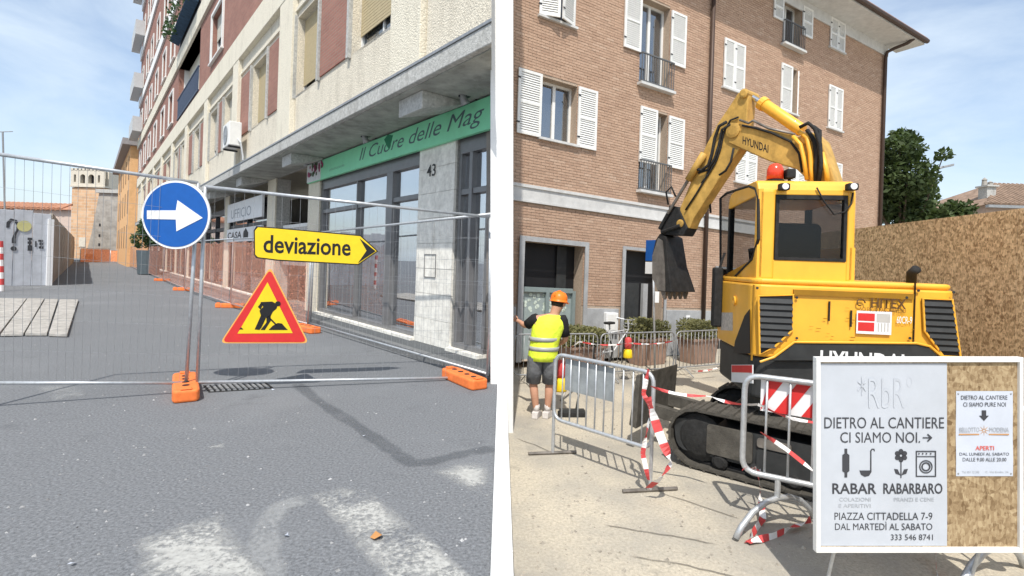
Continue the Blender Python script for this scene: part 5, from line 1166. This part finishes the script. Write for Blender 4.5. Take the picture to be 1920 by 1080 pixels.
# boom and arm lie in one upright plane that runs away to the left
b0_ = at(1548, 333, 6.0); uB = V((-.6, .8, 0)); BP = Fr(b0_, uB, Z3, V((-.8, -.6, 0)))
def BS(pts, off=.08): return [BP.st(x, y, off) for x, y in pts]
def BQ(x, y, c=0): a, b = BP.st(x, y); return BP(a, b, c)
boom = MB().prism(BP, BS([(1368, 229), (1395, 233), (1502, 257), (1524, 248), (1540, 262), (1550, 290), (1566, 338), (1566, 380), (1520, 380), (1512, 335), (1493, 317), (1444, 303), (1383, 276), (1366, 268)]), -.17, .09).build('boom', boomy, ex, bevel=.015)
arm = MB().prism(BP, BS([(1395, 168), (1403, 176), (1399, 228), (1388, 276), (1344, 341), (1299, 411), (1292, 428), (1270, 425), (1274, 390), (1310, 303), (1323, 272), (1345, 231), (1364, 203), (1383, 174)]), -.13, .07).build('arm', boomy, ex, bevel=.012)
for x, y, r in ((1382, 247, .1), (1402, 178, .06), (1283, 420, .06), (1518, 262, .07)): MB().lathe(BQ(x, y, -.19), [(r, 0), (r, .3), (r*.6, .31)], BP.n, 14).build('pin_boss', boomy, arm)
p0, p1, p2 = BQ(1402, 178, -.04), BQ(1424, 191, -.04), BQ(1502, 244, -.04)
cy = MB().tube([p1, p2], .075, 14).build('arm_cylinder', dyel, ex, smooth=True, bevel=.01); MB().tube([p0, p1], .032, 10).build('piston_rod', chrome, cy); MB().tube([p1, p1.lerp(p2, .1)], .088, 14).build('cylinder_collar', dyel, cy)
p0, p1, p2 = BQ(1306, 318, .14), BQ(1300, 335, .14), BQ(1268, 398, .14)
cy = MB().tube([BQ(1330, 290, .13), BQ(1300, 340, .13)], .05, 12).build('bucket_cylinder', boomy, ex, smooth=True); MB().tube([BQ(1300, 340, .13), BQ(1262, 402, .13)], .025, 8).build('piston_rod', steel, cy)
tx = [(1398, 273), (1447, 291)]; a0 = BP.st(1399, 272); a1 = BP.st(1447, 289); h_ = BP.st(1399, 259)[1]-a0[1]
BR_ = Fr(BP(0, 0, 0), -uB, Z3, BP.n); sl = (a1[1]-a0[1])/(a0[0]-a1[0])
text('HYUNDAI', 'maker_lettering', black, Tilt(BR_, sl, -a0[0]), (-a0[0], a0[1], -a1[0], a0[1]+h_*1.1), boom, out=.092, bold=.012)
for pts, c, r, mm in (([(1391, 222), (1376, 228), (1364, 250), (1358, 280), (1349, 305), (1334, 330), (1322, 345)], .09, .013, rubber), ([(1400, 238), (1425, 243), (1455, 252), (1490, 268), (1506, 290), (1512, 325)], .11, .015, rubber), ([(1512, 244), (1528, 236), (1540, 246), (1550, 275), (1552, 310), (1548, 345)], .18, .022, rubber), ([(1345, 300), (1330, 335), (1312, 365), (1292, 395)], .09, .013, rubber), ([(1372, 232), (1358, 240), (1350, 262), (1345, 290), (1338, 312), (1325, 322), (1312, 318)], .13, .022, rubber), ([(1378, 236), (1362, 246), (1356, 275), (1348, 300), (1336, 320), (1318, 326)], .11, .018, rubber),
    ([(1383, 280), (1378, 305), (1368, 322), (1356, 330)], .1, .016, rubber), ([(1508, 250), (1522, 262), (1528, 290), (1530, 320), (1532, 345)], .13, .026, dyel), ([(1498, 260), (1512, 275), (1518, 300), (1524, 340)], .16, .024, dyel),
    ([(1534, 242), (1546, 250), (1546, 280), (1540, 310), (1540, 345)], .14, .026, rubber), ([(1520, 246), (1534, 268), (1538, 300), (1536, 340)], .1, .024, rubber), ([(1550, 290), (1558, 320), (1562, 345)], .14, .03, dyel), ([(1395, 228), (1412, 234), (1420, 229), (1450, 244), (1498, 255)], .11, .016, steel),
    ([(1326, 340), (1323, 370), (1325, 398)], -.1, .016, rubber), ([(1262, 385), (1258, 362), (1268, 352), (1276, 370)], .12, .014, rubber)):
    MB().tube([BQ(x, y, c) for x, y in pts], r, 8).build('hydraulic_hose', mm, ex, smooth=True)
MB().prism(BP, BS([(1256, 385), (1272, 388), (1290, 428), (1282, 442), (1240, 440), (1238, 420), (1252, 408)]), -.16, .1).build('quick_coupler', rubber, ex, bevel=.01)
for x0, y0, x1, y1 in ((1264, 398, 1246, 430), (1284, 424, 1250, 436)): MB().tube([BQ(x0, y0, .12), BQ(x1, y1, .12)], .03, 8).build('linkage', rubber, ex)
sp_ = BS([(1240, 438), (1252, 444), (1256, 500), (1262, 548), (1236, 546), (1226, 520), (1226, 476), (1232, 450)])
bt, bb_ = max(p[1] for p in sp_), min(p[1] for p in sp_); n_ = len(sp_)
cb_ = lambda b: -.3-.2*((bt-b)/(bt-bb_))**2
bk = MB().add([BP(a, b, cb_(b)) for a, b in sp_]+[BP(a, b, .12) for a, b in sp_], [tuple(range(n_)), tuple(range(2*n_-1, n_-1, -1))]+[(k, (k+1) % n_, n_+(k+1) % n_, n_+k) for k in range(n_)]).build('bucket', mat('bucket_steel', (.028, .027, .026), .55, metal=.2, var=.5, scale=9, dirt=.5), ex, bevel=.012)
MB().prism(BP, BS([(1238, 447), (1246, 452), (1250, 500), (1251, 546), (1237, 544), (1227, 520), (1227, 480)]), .121, .135).build('side_plate', steel, bk)
for i in range(5):
    c = .08-i*.13; a, b = BP.st(1252, 548); MB().hexa([BP(a+.05, b+.03, c-.035), BP(a-.05, b+.03, c-.035), BP(a-.05, b+.03, c+.035), BP(a+.05, b+.03, c+.035), BP(a+.0, b-.11, c-.02), BP(a-.02, b-.11, c-.02), BP(a-.02, b-.11, c+.02), BP(a+.0, b-.11, c+.02)]).build('tooth', steel, bk)
# tracks
TD = V((.785, -.62, 0)).normalized(); TN = V((-TD.y*-1, -TD.x, 0)); TN = V((-.62, -.785, 0)).normalized()
shoe_me = None
def track(c1, label_far=False):
    global shoe_me
    TF = Fr(V((1.74, 5.52, GR)) + TN*c1, TD, Z3, TN); L, R, w = 2.45, .3, .42
    base = MB().prism(TF, rpoly([(.1, .16), (L-.1, .16), (L-.05, .5), (.05, .5)], .12), -w+.06, -.06).build('track_frame', dgrey, ex)
    MB().prism(TF, rpoly([(.42, .2), (.86, .2), (.86, .5), (.42, .5)], .03), -.058, -.03).build('cover_plate', muddy, base); MB().prism(TF, rpoly([(.9, .38), (1.2, .38), (1.2, .47), (.9, .47)], .03), -.055, -.035).build('step_plate', steel, base)
    MB().prism(TF, rpoly([(.9, .15), (2.2, .15), (2.2, .5), (1.25, .5), (1.22, .36), (.9, .36)], .03), -.058, -.04).build('guard_plate', dgrey, base)
    for x in (.33, L-.33): MB().lathe(TF(x, .33, -w+.05), [(.2, 0), (.25, .03), (.25, w-.13), (.18, w-.1), (.06, w-.08)], TN, 18).build('idler', rubber, base)
    for i in range(5): MB().lathe(TF(.55+i*.34, .13, -w+.05), [(.08, 0), (.08, w-.1), (.05, w-.08)], TN, 12).build('roller', rubber, base)
    seg = (L-.66); per = 2*seg+2*math.pi*R; n = 40
    if shoe_me is None:
        mb = MB(); I = Fr(V((0, 0, 0)), (1, 0, 0), (0, 1, 0), (0, 0, 1)); q = per/n
        mb.prism(Fr(V((0, 0, 0)), (1, 0, 0), (0, 0, 1), (0, 1, 0)), [(-q*.49, -.02), (q*.49, -.02), (q*.49, .008), (q*.1, .008), (q*.07, .03), (-q*.07, .03), (-q*.1, .008), (-q*.49, .008)], -w/2, w/2)
        shoe_me = bpy.data.meshes.new('track_shoe'); shoe_me.from_pydata(mb.v, [], mb.f); b = bmesh.new(); b.from_mesh(shoe_me); bmesh.ops.recalc_face_normals(b, faces=b.faces); b.to_mesh(shoe_me); b.free(); shoe_me.materials.append(muddy)
    belt = MB(); pth = []
    for i in range(n):
        s = (i+.5)*per/n
        if s < seg: x, z, t = .33+s, .63, 0
        elif s < seg+math.pi*R: k = (s-seg)/R; x, z, t = L-.33+R*math.sin(k), .33+R*math.cos(k), k
        elif s < 2*seg+math.pi*R: x, z, t = L-.33-(s-seg-math.pi*R), .03, math.pi
        else: k = (s-2*seg-math.pi*R)/R; x, z, t = .33-R*math.sin(k), .33-R*math.cos(k), math.pi+k
        tx_ = TD*math.cos(t)-Z3*math.sin(t); nz_ = TD*math.sin(t)+Z3*math.cos(t); y_ = nz_.cross(tx_)
        M_ = MX((tx_, y_, nz_)).transposed().to_4x4(); M_.translation = TF(x, z, -w/2); pth.append(TF(x, z, 0)-nz_*.03)
        o = bpy.data.objects.new('track_shoe', shoe_me); COL.objects.link(o); o.parent = ex; o.matrix_parent_inverse = W[ex.name].inverted(); o.matrix_basis = M_
    for c in (-w*.3, -w*.7): belt.tube([p+TN*c for p in pth], .035, 6, closed=True)
    belt.build('track_chain', rubber, base, stuff=True)
    return TF
TF = track(0); track(-1.45)
MB().box(TF, .5, 1.9, .25, .62, -1.5, -.36).build('undercarriage', dgrey, ex, bevel=.04); MB().lathe(TF(1.15, .6, -.95), [(.55, 0), (.55, zb_-.58)], (0, 0, 1), 28).build('slew_ring', muddy, ex)
MB().hexa([TF(-.45, .3, -.02), TF(-.45, .3, -1.2), TF(-.38, .84, -1.2), TF(-.38, .88, -.02), TF(-.36, .27, -.02), TF(-.36, .27, -1.2), TF(-.33, .86, -1.2), TF(-.33, .9, -.02)]).build('dozer_blade', muddy, ex, bevel=.01)
for c in (-.35, -.95): MB().hexa([TF(-.36, .36, c), TF(.55, .3, c), TF(.55, .42, c), TF(-.36, .5, c), TF(-.36, .36, c-.1), TF(.55, .3, c-.1), TF(.55, .42, c-.1), TF(-.36, .5, c-.1)]).build('blade_arm', muddy, ex)

# ---- loose grit and hairline cracks on the site ground
m = MB()
for _ in range(900):
    x, y = random.uniform(970, 1540), 690+390*random.random()**1.3; c = G(x, y, GR); r = random.choice((.006, .008, .01, .014, .02))*random.uniform(.7, 1.2)
    m.add([c+V((r*math.cos(a)*random.uniform(.6, 1.2), r*math.sin(a)*random.uniform(.6, 1.2), 0)) for a in (0, 1.5, 3.1, 4.6)]+[c+V((random.uniform(-.3, .3)*r, random.uniform(-.3, .3)*r, r*.8))], [(0, 1, 4), (1, 2, 4), (2, 3, 4), (3, 0, 4)])
o = m.build('loose_gravel', mat('site_gravel', (.33, .3, .25), .9, var=.5, scale=8), stuff=True); o['label'] = 'loose grit scattered over the dusty site ground'; o['category'] = 'gravel'
m = MB()
for _ in range(420):
    x, y = random.uniform(5, 915), 640+440*random.random()**1.2; c = G(x, y, 0); r = random.choice((.004, .006, .008, .012))*random.uniform(.7, 1.2)
    if c.x < -.2: m.add([c+V((r*math.cos(a)*random.uniform(.6, 1.2), r*math.sin(a)*random.uniform(.6, 1.2), 0)) for a in (0, 1.5, 3.1, 4.6)]+[c+V((random.uniform(-.3, .3)*r, random.uniform(-.3, .3)*r, r*.8))], [(0, 1, 4), (1, 2, 4), (2, 3, 4), (3, 0, 4)])
o = m.build('road_grit', mat('road_grit', (.3, .3, .3), .9, var=.9, scale=9), stuff=True); o['label'] = 'small grit scattered over the asphalt'; o['category'] = 'grit'
crackm = mat('crack_dark', (.16, .145, .12), .95); holes(crackm, 'worn', scale=20, big=3, lo=.5, hi=.95, mx=.75)
stainm = mat('pale_dust', (.62, .55, .42), .95); holes(stainm, 'worn', scale=12, big=2, lo=.7, hi=1.2, mx=.7)
def site_band(name, pts, w, mt, dz):
    q = [G(x, y, GR) for x, y in pts]; vs = []; cv = []; fine = []
    for a, b in zip(q, q[1:]): k = max(1, int((b-a).length/.07)); fine += [a.lerp(b, i/k) for i in range(k)]
    fine.append(q[-1])
    for i, c in enumerate(fine):
        d = fine[min(i+1, len(fine)-1)]-fine[max(i-1, 0)]; sd = V((d.y, -d.x, 0)).normalized(); c = c+sd*random.gauss(0, w*.25)+V((0, 0, dz))
        for k_, a in ((-1, 0), (-.5, 1), (.5, 1), (1, 0)): vs.append(c+sd*k_*w/2); cv.append(a if 0 < i < len(fine)-1 else 0)
    me = bpy.data.meshes.new(name); me.from_pydata([tuple(v) for v in vs], [], [(4*i+k_, 4*i+k_+1, 4*i+k_+5, 4*i+k_+4) for i in range(len(fine)-1) for k_ in range(3)])
    at_ = me.attributes.new('cover', 'FLOAT', 'POINT')
    for i, a in enumerate(cv): at_.data[i].value = a
    return struct(link(name, me, mt))
for pts in ([(966, 822), (1010, 838), (1040, 852)], [(1130, 985), (1215, 1000), (1280, 1010), (1345, 1022)], [(1180, 1045), (1290, 1062), (1400, 1090)], [(1240, 925), (1330, 955), (1390, 975)]): site_band('ground_crack', pts, .018, crackm, .008)

# ================================================================== WORKER
wk = thing('person', 'worker in yellow vest, grey shorts and orange helmet reaching out one arm', 'person', G(1014, 783, GR))
O_ = wk.location.copy(); WF = lambda x, y, z: O_+V((x, y, z))
def loft(mb, rings, seg=18, tw=0):
    vs = []; n = len(rings)
    for (c, rx, ry) in rings:
        c = V(c)
        for k in range(seg): t = 2*math.pi*k/seg; vs.append(WF(c.x+rx*math.cos(t)*math.cos(tw)-ry*math.sin(t)*math.sin(tw), c.y+rx*math.cos(t)*math.sin(tw)+ry*math.sin(t)*math.cos(tw), c.z))
    fs = [(i*seg+k, i*seg+(k+1) % seg, (i+1)*seg+(k+1) % seg, (i+1)*seg+k) for i in range(n-1) for k in range(seg)]+[tuple(range(seg-1, -1, -1)), tuple((n-1)*seg+k for k in range(seg))]
    mb.add(vs, fs)
J = dict(pel=(0, 0, .87), sp=(.02, 0, 1.08), ch=(.06, .01, 1.27), nk=(.13, .03, 1.415), hd=(.185, .06, 1.53), hd2=(.2, .07, 1.62), sl=(-.12, .02, 1.345), el=(-.25, .10, 1.24), wl=(-.33, .22, 1.285), hl=(-.37, .27, 1.30),
         sr=(.25, .03, 1.335), er=(.315, .06, 1.08), wr=(.26, .24, .99), hr=(.24, .3, .98), hpl=(-.095, 0, .83), kl=(-.12, .03, .47), al=(-.065, .0, .09), tl=(-.02, .13, .035), hpr=(.1, 0, .83), kr=(.105, .03, .47), ar=(.09, .02, .09), tr=(.15, .14, .035))
RD = dict(pel=.13, sp=.125, ch=.14, nk=.06, hd=.088, hd2=.085, sl=.065, el=.045, wl=.03, hl=.03, sr=.065, er=.045, wr=.03, hr=.03, hpl=.09, kl=.062, al=.04, tl=.035, hpr=.09, kr=.062, ar=.04, tr=.035)
ED = ['pel sp', 'sp ch', 'ch nk', 'nk hd', 'hd hd2', 'ch sl', 'sl el', 'el wl', 'wl hl', 'ch sr', 'sr er', 'er wr', 'wr hr', 'pel hpl', 'hpl cl kl', 'pel hpr', 'hpr kr', 'kl al', 'kr ar', 'al tl', 'ar tr']
ks = list(J); me = bpy.data.meshes.new('body'); J2 = [WF(*J[k]) for k in ks]; rads = [RD[k] for k in ks]
edges = []
for e in ED:
    q = e.split(); a, b = ks.index(q[0]), ks.index(q[-1])
    if e in ('kl al', 'kr ar'):
        J2.append(J2[a].lerp(J2[b], .35)+V((0, -.025, 0))); rads.append(.062); edges += [(a, len(J2)-1), (len(J2)-1, b)]
    else: edges.append((a, b))
me.from_pydata([tuple(v) for v in J2], edges, []); bo = bpy.data.objects.new('tmp', me); COL.objects.link(bo); sm = bo.modifiers.new('s', 'SKIN')
for i, v in enumerate(me.skin_vertices[0].data): v.radius = (rads[i],)*2; v.use_root = (i == 0)
ss = bo.modifiers.new('d', 'SUBSURF'); ss.levels = 2; ss.render_levels = 2
bpy.context.view_layer.update(); bm_ = bpy.data.meshes.new_from_object(bo.evaluated_get(bpy.context.evaluated_depsgraph_get())); bpy.data.objects.remove(bo)
mb = MB(); mb.v = [tuple(v.co) for v in bm_.vertices]; mb.f = [tuple(p.vertices) for p in bm_.polygons]
for hnd, d in ((J['hl'], V((-.75, .6, .15))), (J['hr'], V((-.3, .9, -.1)))):          # fingers and thumb
    d.normalize(); sd = d.cross(Z3).normalized(); c = WF(*hnd)
    for i, ln in enumerate((.06, .07, .072, .055)):
        s = c+d*.02+Z3*(.022-.015*i); mb.tube([s, s+d*ln*.6, s+d*ln+sd*.02], .009, 6)
    mb.tube([c-d*.02+Z3*.02, c+Z3*.05+d*.01, c+Z3*.055+d*.04], .01, 6)
hc = V(WF(.2, .07, 1.575)); fw_ = V((.6, .75, -.2)).normalized(); sdv = fw_.cross(Z3).normalized()
mb.lathe(hc+fw_*.085-Z3*.015, [(.018, 0), (.014, .012), (.004, .022)], fw_, 6)                       # nose
for s in (-1, 1): mb.lathe(hc+sdv*s*.083-Z3*.01, [(.03, 0), (.032, .01), (.015, .016)], sdv*s, 8)       # ears
bd = mb.build('body', skin, wk, smooth=True)
for s in (-1, 1): MB().lathe(hc+fw_*.082+sdv*s*.032+Z3*.012, [(.012, 0), (.008, .006)], fw_, 8).build('eye', black, wk)
MB().box(Fr(hc+fw_*.084-Z3*.055, sdv, Z3, fw_), -.025, .025, -.004, .004, 0, .006).build('mouth', inkr, wk)
m = MB(); m.lathe(hc-fw_*.015+Z3*.0, [(.06, -.06), (.094, -.02), (.098, .04), (.09, .06)], (0, 0, 1), 16); m.build('hair', hairm, wk, smooth=True)
hl_ = MB(); ax = (Z3+V((.1, .05, 0))).normalized(); hp = hc+Z3*.022
hl_.lathe(hp, [(.128, 0), (.13, .008), (.118, .012), (.119, .04), (.112, .085), (.085, .125), (.045, .143), (.003, .148)], ax, 22)
hm_ = hl_.build('helmet', hat, wk, smooth=True); MB().prism(Fr(hp, sdv, fw_, Z3), rpoly([(-.1, .05), (.1, .05), (.085, .17), (-.085, .17)], .05), -.002, .008).build('peak', hat, hm_)
MB().tube([hp+ax*.06-fw_*.118, hp+ax*.125-fw_*.075, hp+ax*.152, hp+ax*.125+fw_*.075], .012, 6).build('ridge', hat, hm_, smooth=True)
m = MB(); loft(m, [((0, 0, .79), .2, .145), ((.0, 0, .86), .205, .15), ((.01, 0, .98), .198, .14), ((.03, 0, 1.1), .205, .14), ((.06, .01, 1.24), .225, .145), ((.07, .015, 1.33), .215, .135), ((.08, .02, 1.385), .165, .11), ((.12, .03, 1.42), .085, .08)]); m.build('vest', vest, wk, smooth=True)
for z, rx, ry in ((.93, .207, .15), (1.06, .21, .148)): m = MB(); loft(m, [((.008, 0, z), rx, ry), ((.018, 0, z+.055), rx+.003, ry+.002)]); m.build('reflective_band', refl, wk, smooth=True)
for a, b, c, sh in (('sl', 'el', .082, 1), ('sr', 'er', .082, 1)):
    p, q = WF(*J[a]), WF(*J[b]); MB().tube([p-(q-p)*.25, p, p.lerp(q, .45), p.lerp(q, .82)], 1, 14, radii=[.07, .085, .075, .07]).build('tshirt_sleeve', tshirt, wk, smooth=True)
m = MB(); loft(m, [((.0, .0, .78), .19, .14), ((0, 0, .86), .19, .14), ((0, 0, .93), .18, .13)])
for h_, k_ in (('hpl', 'kl'), ('hpr', 'kr')): p, q = WF(*J[h_]), WF(*J[k_]); m.tube([p+V((0, 0, .05)), p, p.lerp(q, .5), p.lerp(q, .98)], 1, 16, radii=[.1, .115, .108, .1])
m.build('shorts', shorts_m, wk, smooth=True)
for a, t_ in (('al', 'tl'), ('ar', 'tr')):
    p, q = WF(*J[a]), WF(*J[t_]); d = V((q.x-p.x, q.y-p.y, 0)).normalized(); b = V((p.x, p.y, GR)); f = Fr(b, d, Z3)
    sh = MB().add([f(x, z, y) for x, hw_, z in ((-.09, .035, .02), (-.08, .042, .09), (.02, .045, .1), (.12, .05, .06), (.19, .035, .025)) for y in (-hw_, hw_)] + [f(x, .0, y) for x, hw_ in ((-.09, .035), (-.08, .042), (.02, .045), (.12, .05), (.19, .035)) for y in (-hw_, hw_)],
        [(0, 1, 3, 2), (2, 3, 5, 4), (4, 5, 7, 6), (6, 7, 9, 8), (10, 12, 13, 11), (12, 14, 15, 13), (14, 16, 17, 15), (16, 18, 19, 17)] + [(i, i+2, i+12, i+10) for i in (0, 2, 4, 6)] + [(i+1, i+11, i+13, i+3) for i in (0, 2, 4, 6)] + [(0, 10, 11, 1), (8, 9, 19, 18)]).build('shoe', shoe_m, wk, bevel=.015, seg=3)
    MB().tube([p+V((0, 0, -.0)), p+V((0, -.005, .09))], .045, 10).build('sock', shoe_m, wk, smooth=True)

# ================================================================== NOTICE BOARD
YB = 3.2
ND = Fr(at(PPX, PPY, YB), (CR, 0, SR), (-SR, 0, CR), (0, -1, 0))
def R4(x0, y0, x1, y1): a = ND.st(x0, y1); b = ND.st(x1, y0); return a[0], b[0], a[1], b[1]
cN = at(1724, 1130, YB); nbd = thing('notice_board', 'white framed chipboard notice board with two paper notices', 'notice board', (cN.x, YB, GR))
MB().box(ND, *R4(1535, 676, 1914, 1031), -.03, -.012).build('backing_board', osb2, nbd)
for q in ((1530, 670, 1918, 679), (1530, 1027, 1918, 1036), (1530, 679, 1538, 1027), (1911, 679, 1918, 1027)): MB().box(ND, *R4(*q), -.035, .006).build('frame_strip', whitef, nbd, bevel=.003)
for x in (1585, 1865):
    p = ND(*ND.st(x, 1000), -.06); MB().tube([ND(*ND.st(x, 720), -.05), p, V((p.x, p.y+.12, GR))], .011, 8).build('leg', galv, nbd)
def poster(name, label, x0, y0, x1, y1, m):
    t = thing(name, label, 'notice', ND(*ND.st((x0+x1)/2, (y0+y1)/2), 0)); pts = []
    nx, ny = 10, 12; vs = []; fs = []; A = R4(x0, y0, x1, y1)
    for j in range(ny+1):
        for i in range(nx+1):
            u, v = i/nx, j/ny; z = -.0095+.0016*math.sin(u*7+v*3)*math.sin(v*9); vs.append(ND(A[0]+(A[1]-A[0])*u, A[2]+(A[3]-A[2])*v, z))
    for j in range(ny):
        for i in range(nx): k = j*(nx+1)+i; fs.append((k, k+1, k+nx+2, k+nx+1))
    MB().add(vs, fs).build('sheet', m, t, smooth=True, recalc=False); return t
def nt_(t, s, n, m, x0, y0, x1, y1, bold=0, shear=0):
    A = R4(x0, y0, x1, y1); text(s, n, m, ND, (A[0], A[2], A[1], A[3]), t, out=-.0068, depth=.001, bold=bold, shear=shear)
def npoly(t, n, m, pts): MB().prism(ND, [ND.st(x, y) for x, y in pts], -.0075, -.0066).build(n, m, t)
def nring(t, n, m, cx, cy, r0, r1):
    k = 28; vs = []; 
    for z in (-.0075, -.0066):
        for r in (r0, r1):
            for i in range(k): vs.append(ND(*ND.st(cx+r*math.cos(6.2832*i/k), cy+r*math.sin(6.2832*i/k)), z))
    fs = [(2*k+i, 2*k+(i+1) % k, 3*k+(i+1) % k, 3*k+i) for i in range(k)] + [(k+i, k+(i+1) % k, 3*k+(i+1) % k, 3*k+i) for i in range(k)] + [(i, (i+1) % k, 2*k+(i+1) % k, 2*k+i) for i in range(k)]
    MB().add(vs, fs).build(n, m, t)
t1 = poster('paper_notice', 'large white paper notice reading dietro al cantiere ci siamo noi', 1538, 682, 1778, 1025, paper)
nt_(t1, '*RbR°', 'faint_logo', mat('faint_print', (.47, .5, .55), .7), 1610, 706, 1712, 766, -.012)
L_ = [('DIETRO AL CANTIERE', 1547, 783, 1772, 804, 0), ('CI SIAMO NOI.', 1577, 811, 1727, 831, 0), ('RABAR', 1562, 907, 1645, 927, .016), ('RABARBARO', 1658, 907, 1769, 927, .016), ('PIAZZA CITTADELLA 7-9', 1566, 962, 1750, 976, 0), ('DAL MARTEDÌ AL SABATO', 1567, 979, 1750, 995, 0), ('333 546 8741', 1672, 1003, 1751, 1014, 0)]
for s, x0, y0, x1, y1, b in L_: nt_(t1, s, 'lettering', ink, x0, y0, x1, y1, b)
for s, x0, y0, x1, y1 in (('COLAZIONI', 1575, 934, 1634, 941), ('E APERITIVI', 1574, 946, 1634, 953), ('PRANZI E CENE', 1678, 934, 1753, 941)): nt_(t1, s, 'small_lettering', inkg, x0, y0, x1, y1)
npoly(t1, 'arrow_mark', ink, [(1732, 820.5), (1745, 820.5), (1740, 815.5), (1742, 814), (1750, 821.5), (1742, 829), (1740, 827.5), (1745, 822.5), (1732, 822.5)])
npoly(t1, 'rolling_pin_icon', ink, [(1585, 842), (1590, 842), (1590, 851), (1594, 854), (1594, 884), (1590, 887), (1590, 896), (1585, 896), (1585, 887), (1581, 884), (1581, 854), (1585, 851)])
npoly(t1, 'ladle_icon', ink, [(1613, 883), (1633, 883), (1633, 846), (1636, 842), (1641, 842), (1642, 847), (1640, 847), (1639, 844), (1637, 844), (1635.5, 847), (1635.5, 886), (1631, 893), (1623, 895), (1616, 891)])
for i in range(6): npoly(t1, 'flower_icon', ink, disc((1691+8*math.cos(i*1.047+.52), 855+8*math.sin(i*1.047+.52)), 4.6, 12))
nring(t1, 'flower_icon', ink, 1691, 855, 2.2, 4.4)
npoly(t1, 'stem_icon', ink, [(1690, 866), (1692, 866), (1692, 897), (1690, 897)])
npoly(t1, 'leaf_icon', ink, [(1690, 892), (1681, 889), (1678, 880), (1685, 881)]); npoly(t1, 'leaf_icon', ink, [(1692, 892), (1701, 889), (1704, 880), (1697, 881)])
for q in ((1719, 846, 1757, 848), (1719, 893, 1757, 895), (1719, 848, 1721, 893), (1755, 848, 1757, 893), (1721, 856, 1755, 857.5)): npoly(t1, 'washing_machine_icon', ink, [(q[0], q[1]), (q[2], q[1]), (q[2], q[3]), (q[0], q[3])])
nring(t1, 'drum_icon', ink, 1738, 876, 10.5, 12.5); nring(t1, 'drum_icon', ink, 1738, 876, 6, 8.5)
for x in (1725, 1732, 1739, 1747): npoly(t1, 'button_icon', ink, disc((x, 851.5), 1.5, 8))
t2 = poster('small_notice', 'small white printed notice screwed to the bare chipboard', 1795, 734, 1902, 894, paperw)
for s, m_, x0, y0, x1, y1, b in (('DIETRO AL CANTIERE', ink, 1804, 742, 1891, 750, 0), ('CI SIAMO PURE NOI', ink, 1808, 755, 1888, 763, 0), ('BELLOTTO', inkg, 1801, 802, 1838, 811, 0), ('MODENA', inkg, 1857, 802, 1894, 811, 0), ('APERTI', inkr, 1831, 837, 1866, 845, .015), ('DAL LUNEDÌ AL SABATO', ink, 1801, 848, 1894, 855, 0), ('DALLE 9.00 ALLE 20.00', ink, 1807, 859, 1889, 866, 0), ('Tel. 051 12 345', inkg, 1806, 884, 1838, 888, 0), ('C. Via Emilia, 26', inkg, 1850, 884, 1893, 888, 0)): nt_(t2, s, 'lettering', m_, x0, y0, x1, y1, b)
npoly(t2, 'down_arrow', ink, [(1843, 770), (1851, 770), (1851, 780), (1856, 780), (1847, 790), (1838, 780), (1843, 780)])
npoly(t2, 'brown_rule', inkb, [(1800, 814), (1838, 814), (1838, 816.5), (1800, 816.5)]); npoly(t2, 'brown_rule', inkb, [(1856, 814), (1894, 814), (1894, 816.5), (1856, 816.5)])
for i in range(8):
    c_, s_ = math.cos(i*.785), math.sin(i*.785); npoly(t2, 'star_ray', inkb, [(1847+2*c_-.8*s_, 808+2*s_+.8*c_), (1847+10*c_, 808+10*s_), (1847+2*c_+.8*s_, 808+2*s_-.8*c_)])
for x, y in ((1799, 739), (1898, 739), (1799, 889), (1898, 889)): MB().lathe(ND(*ND.st(x, y), -.008), [(.006, 0), (.004, .002)], (0, -1, 0), 8).build('screw', galvd, t2)
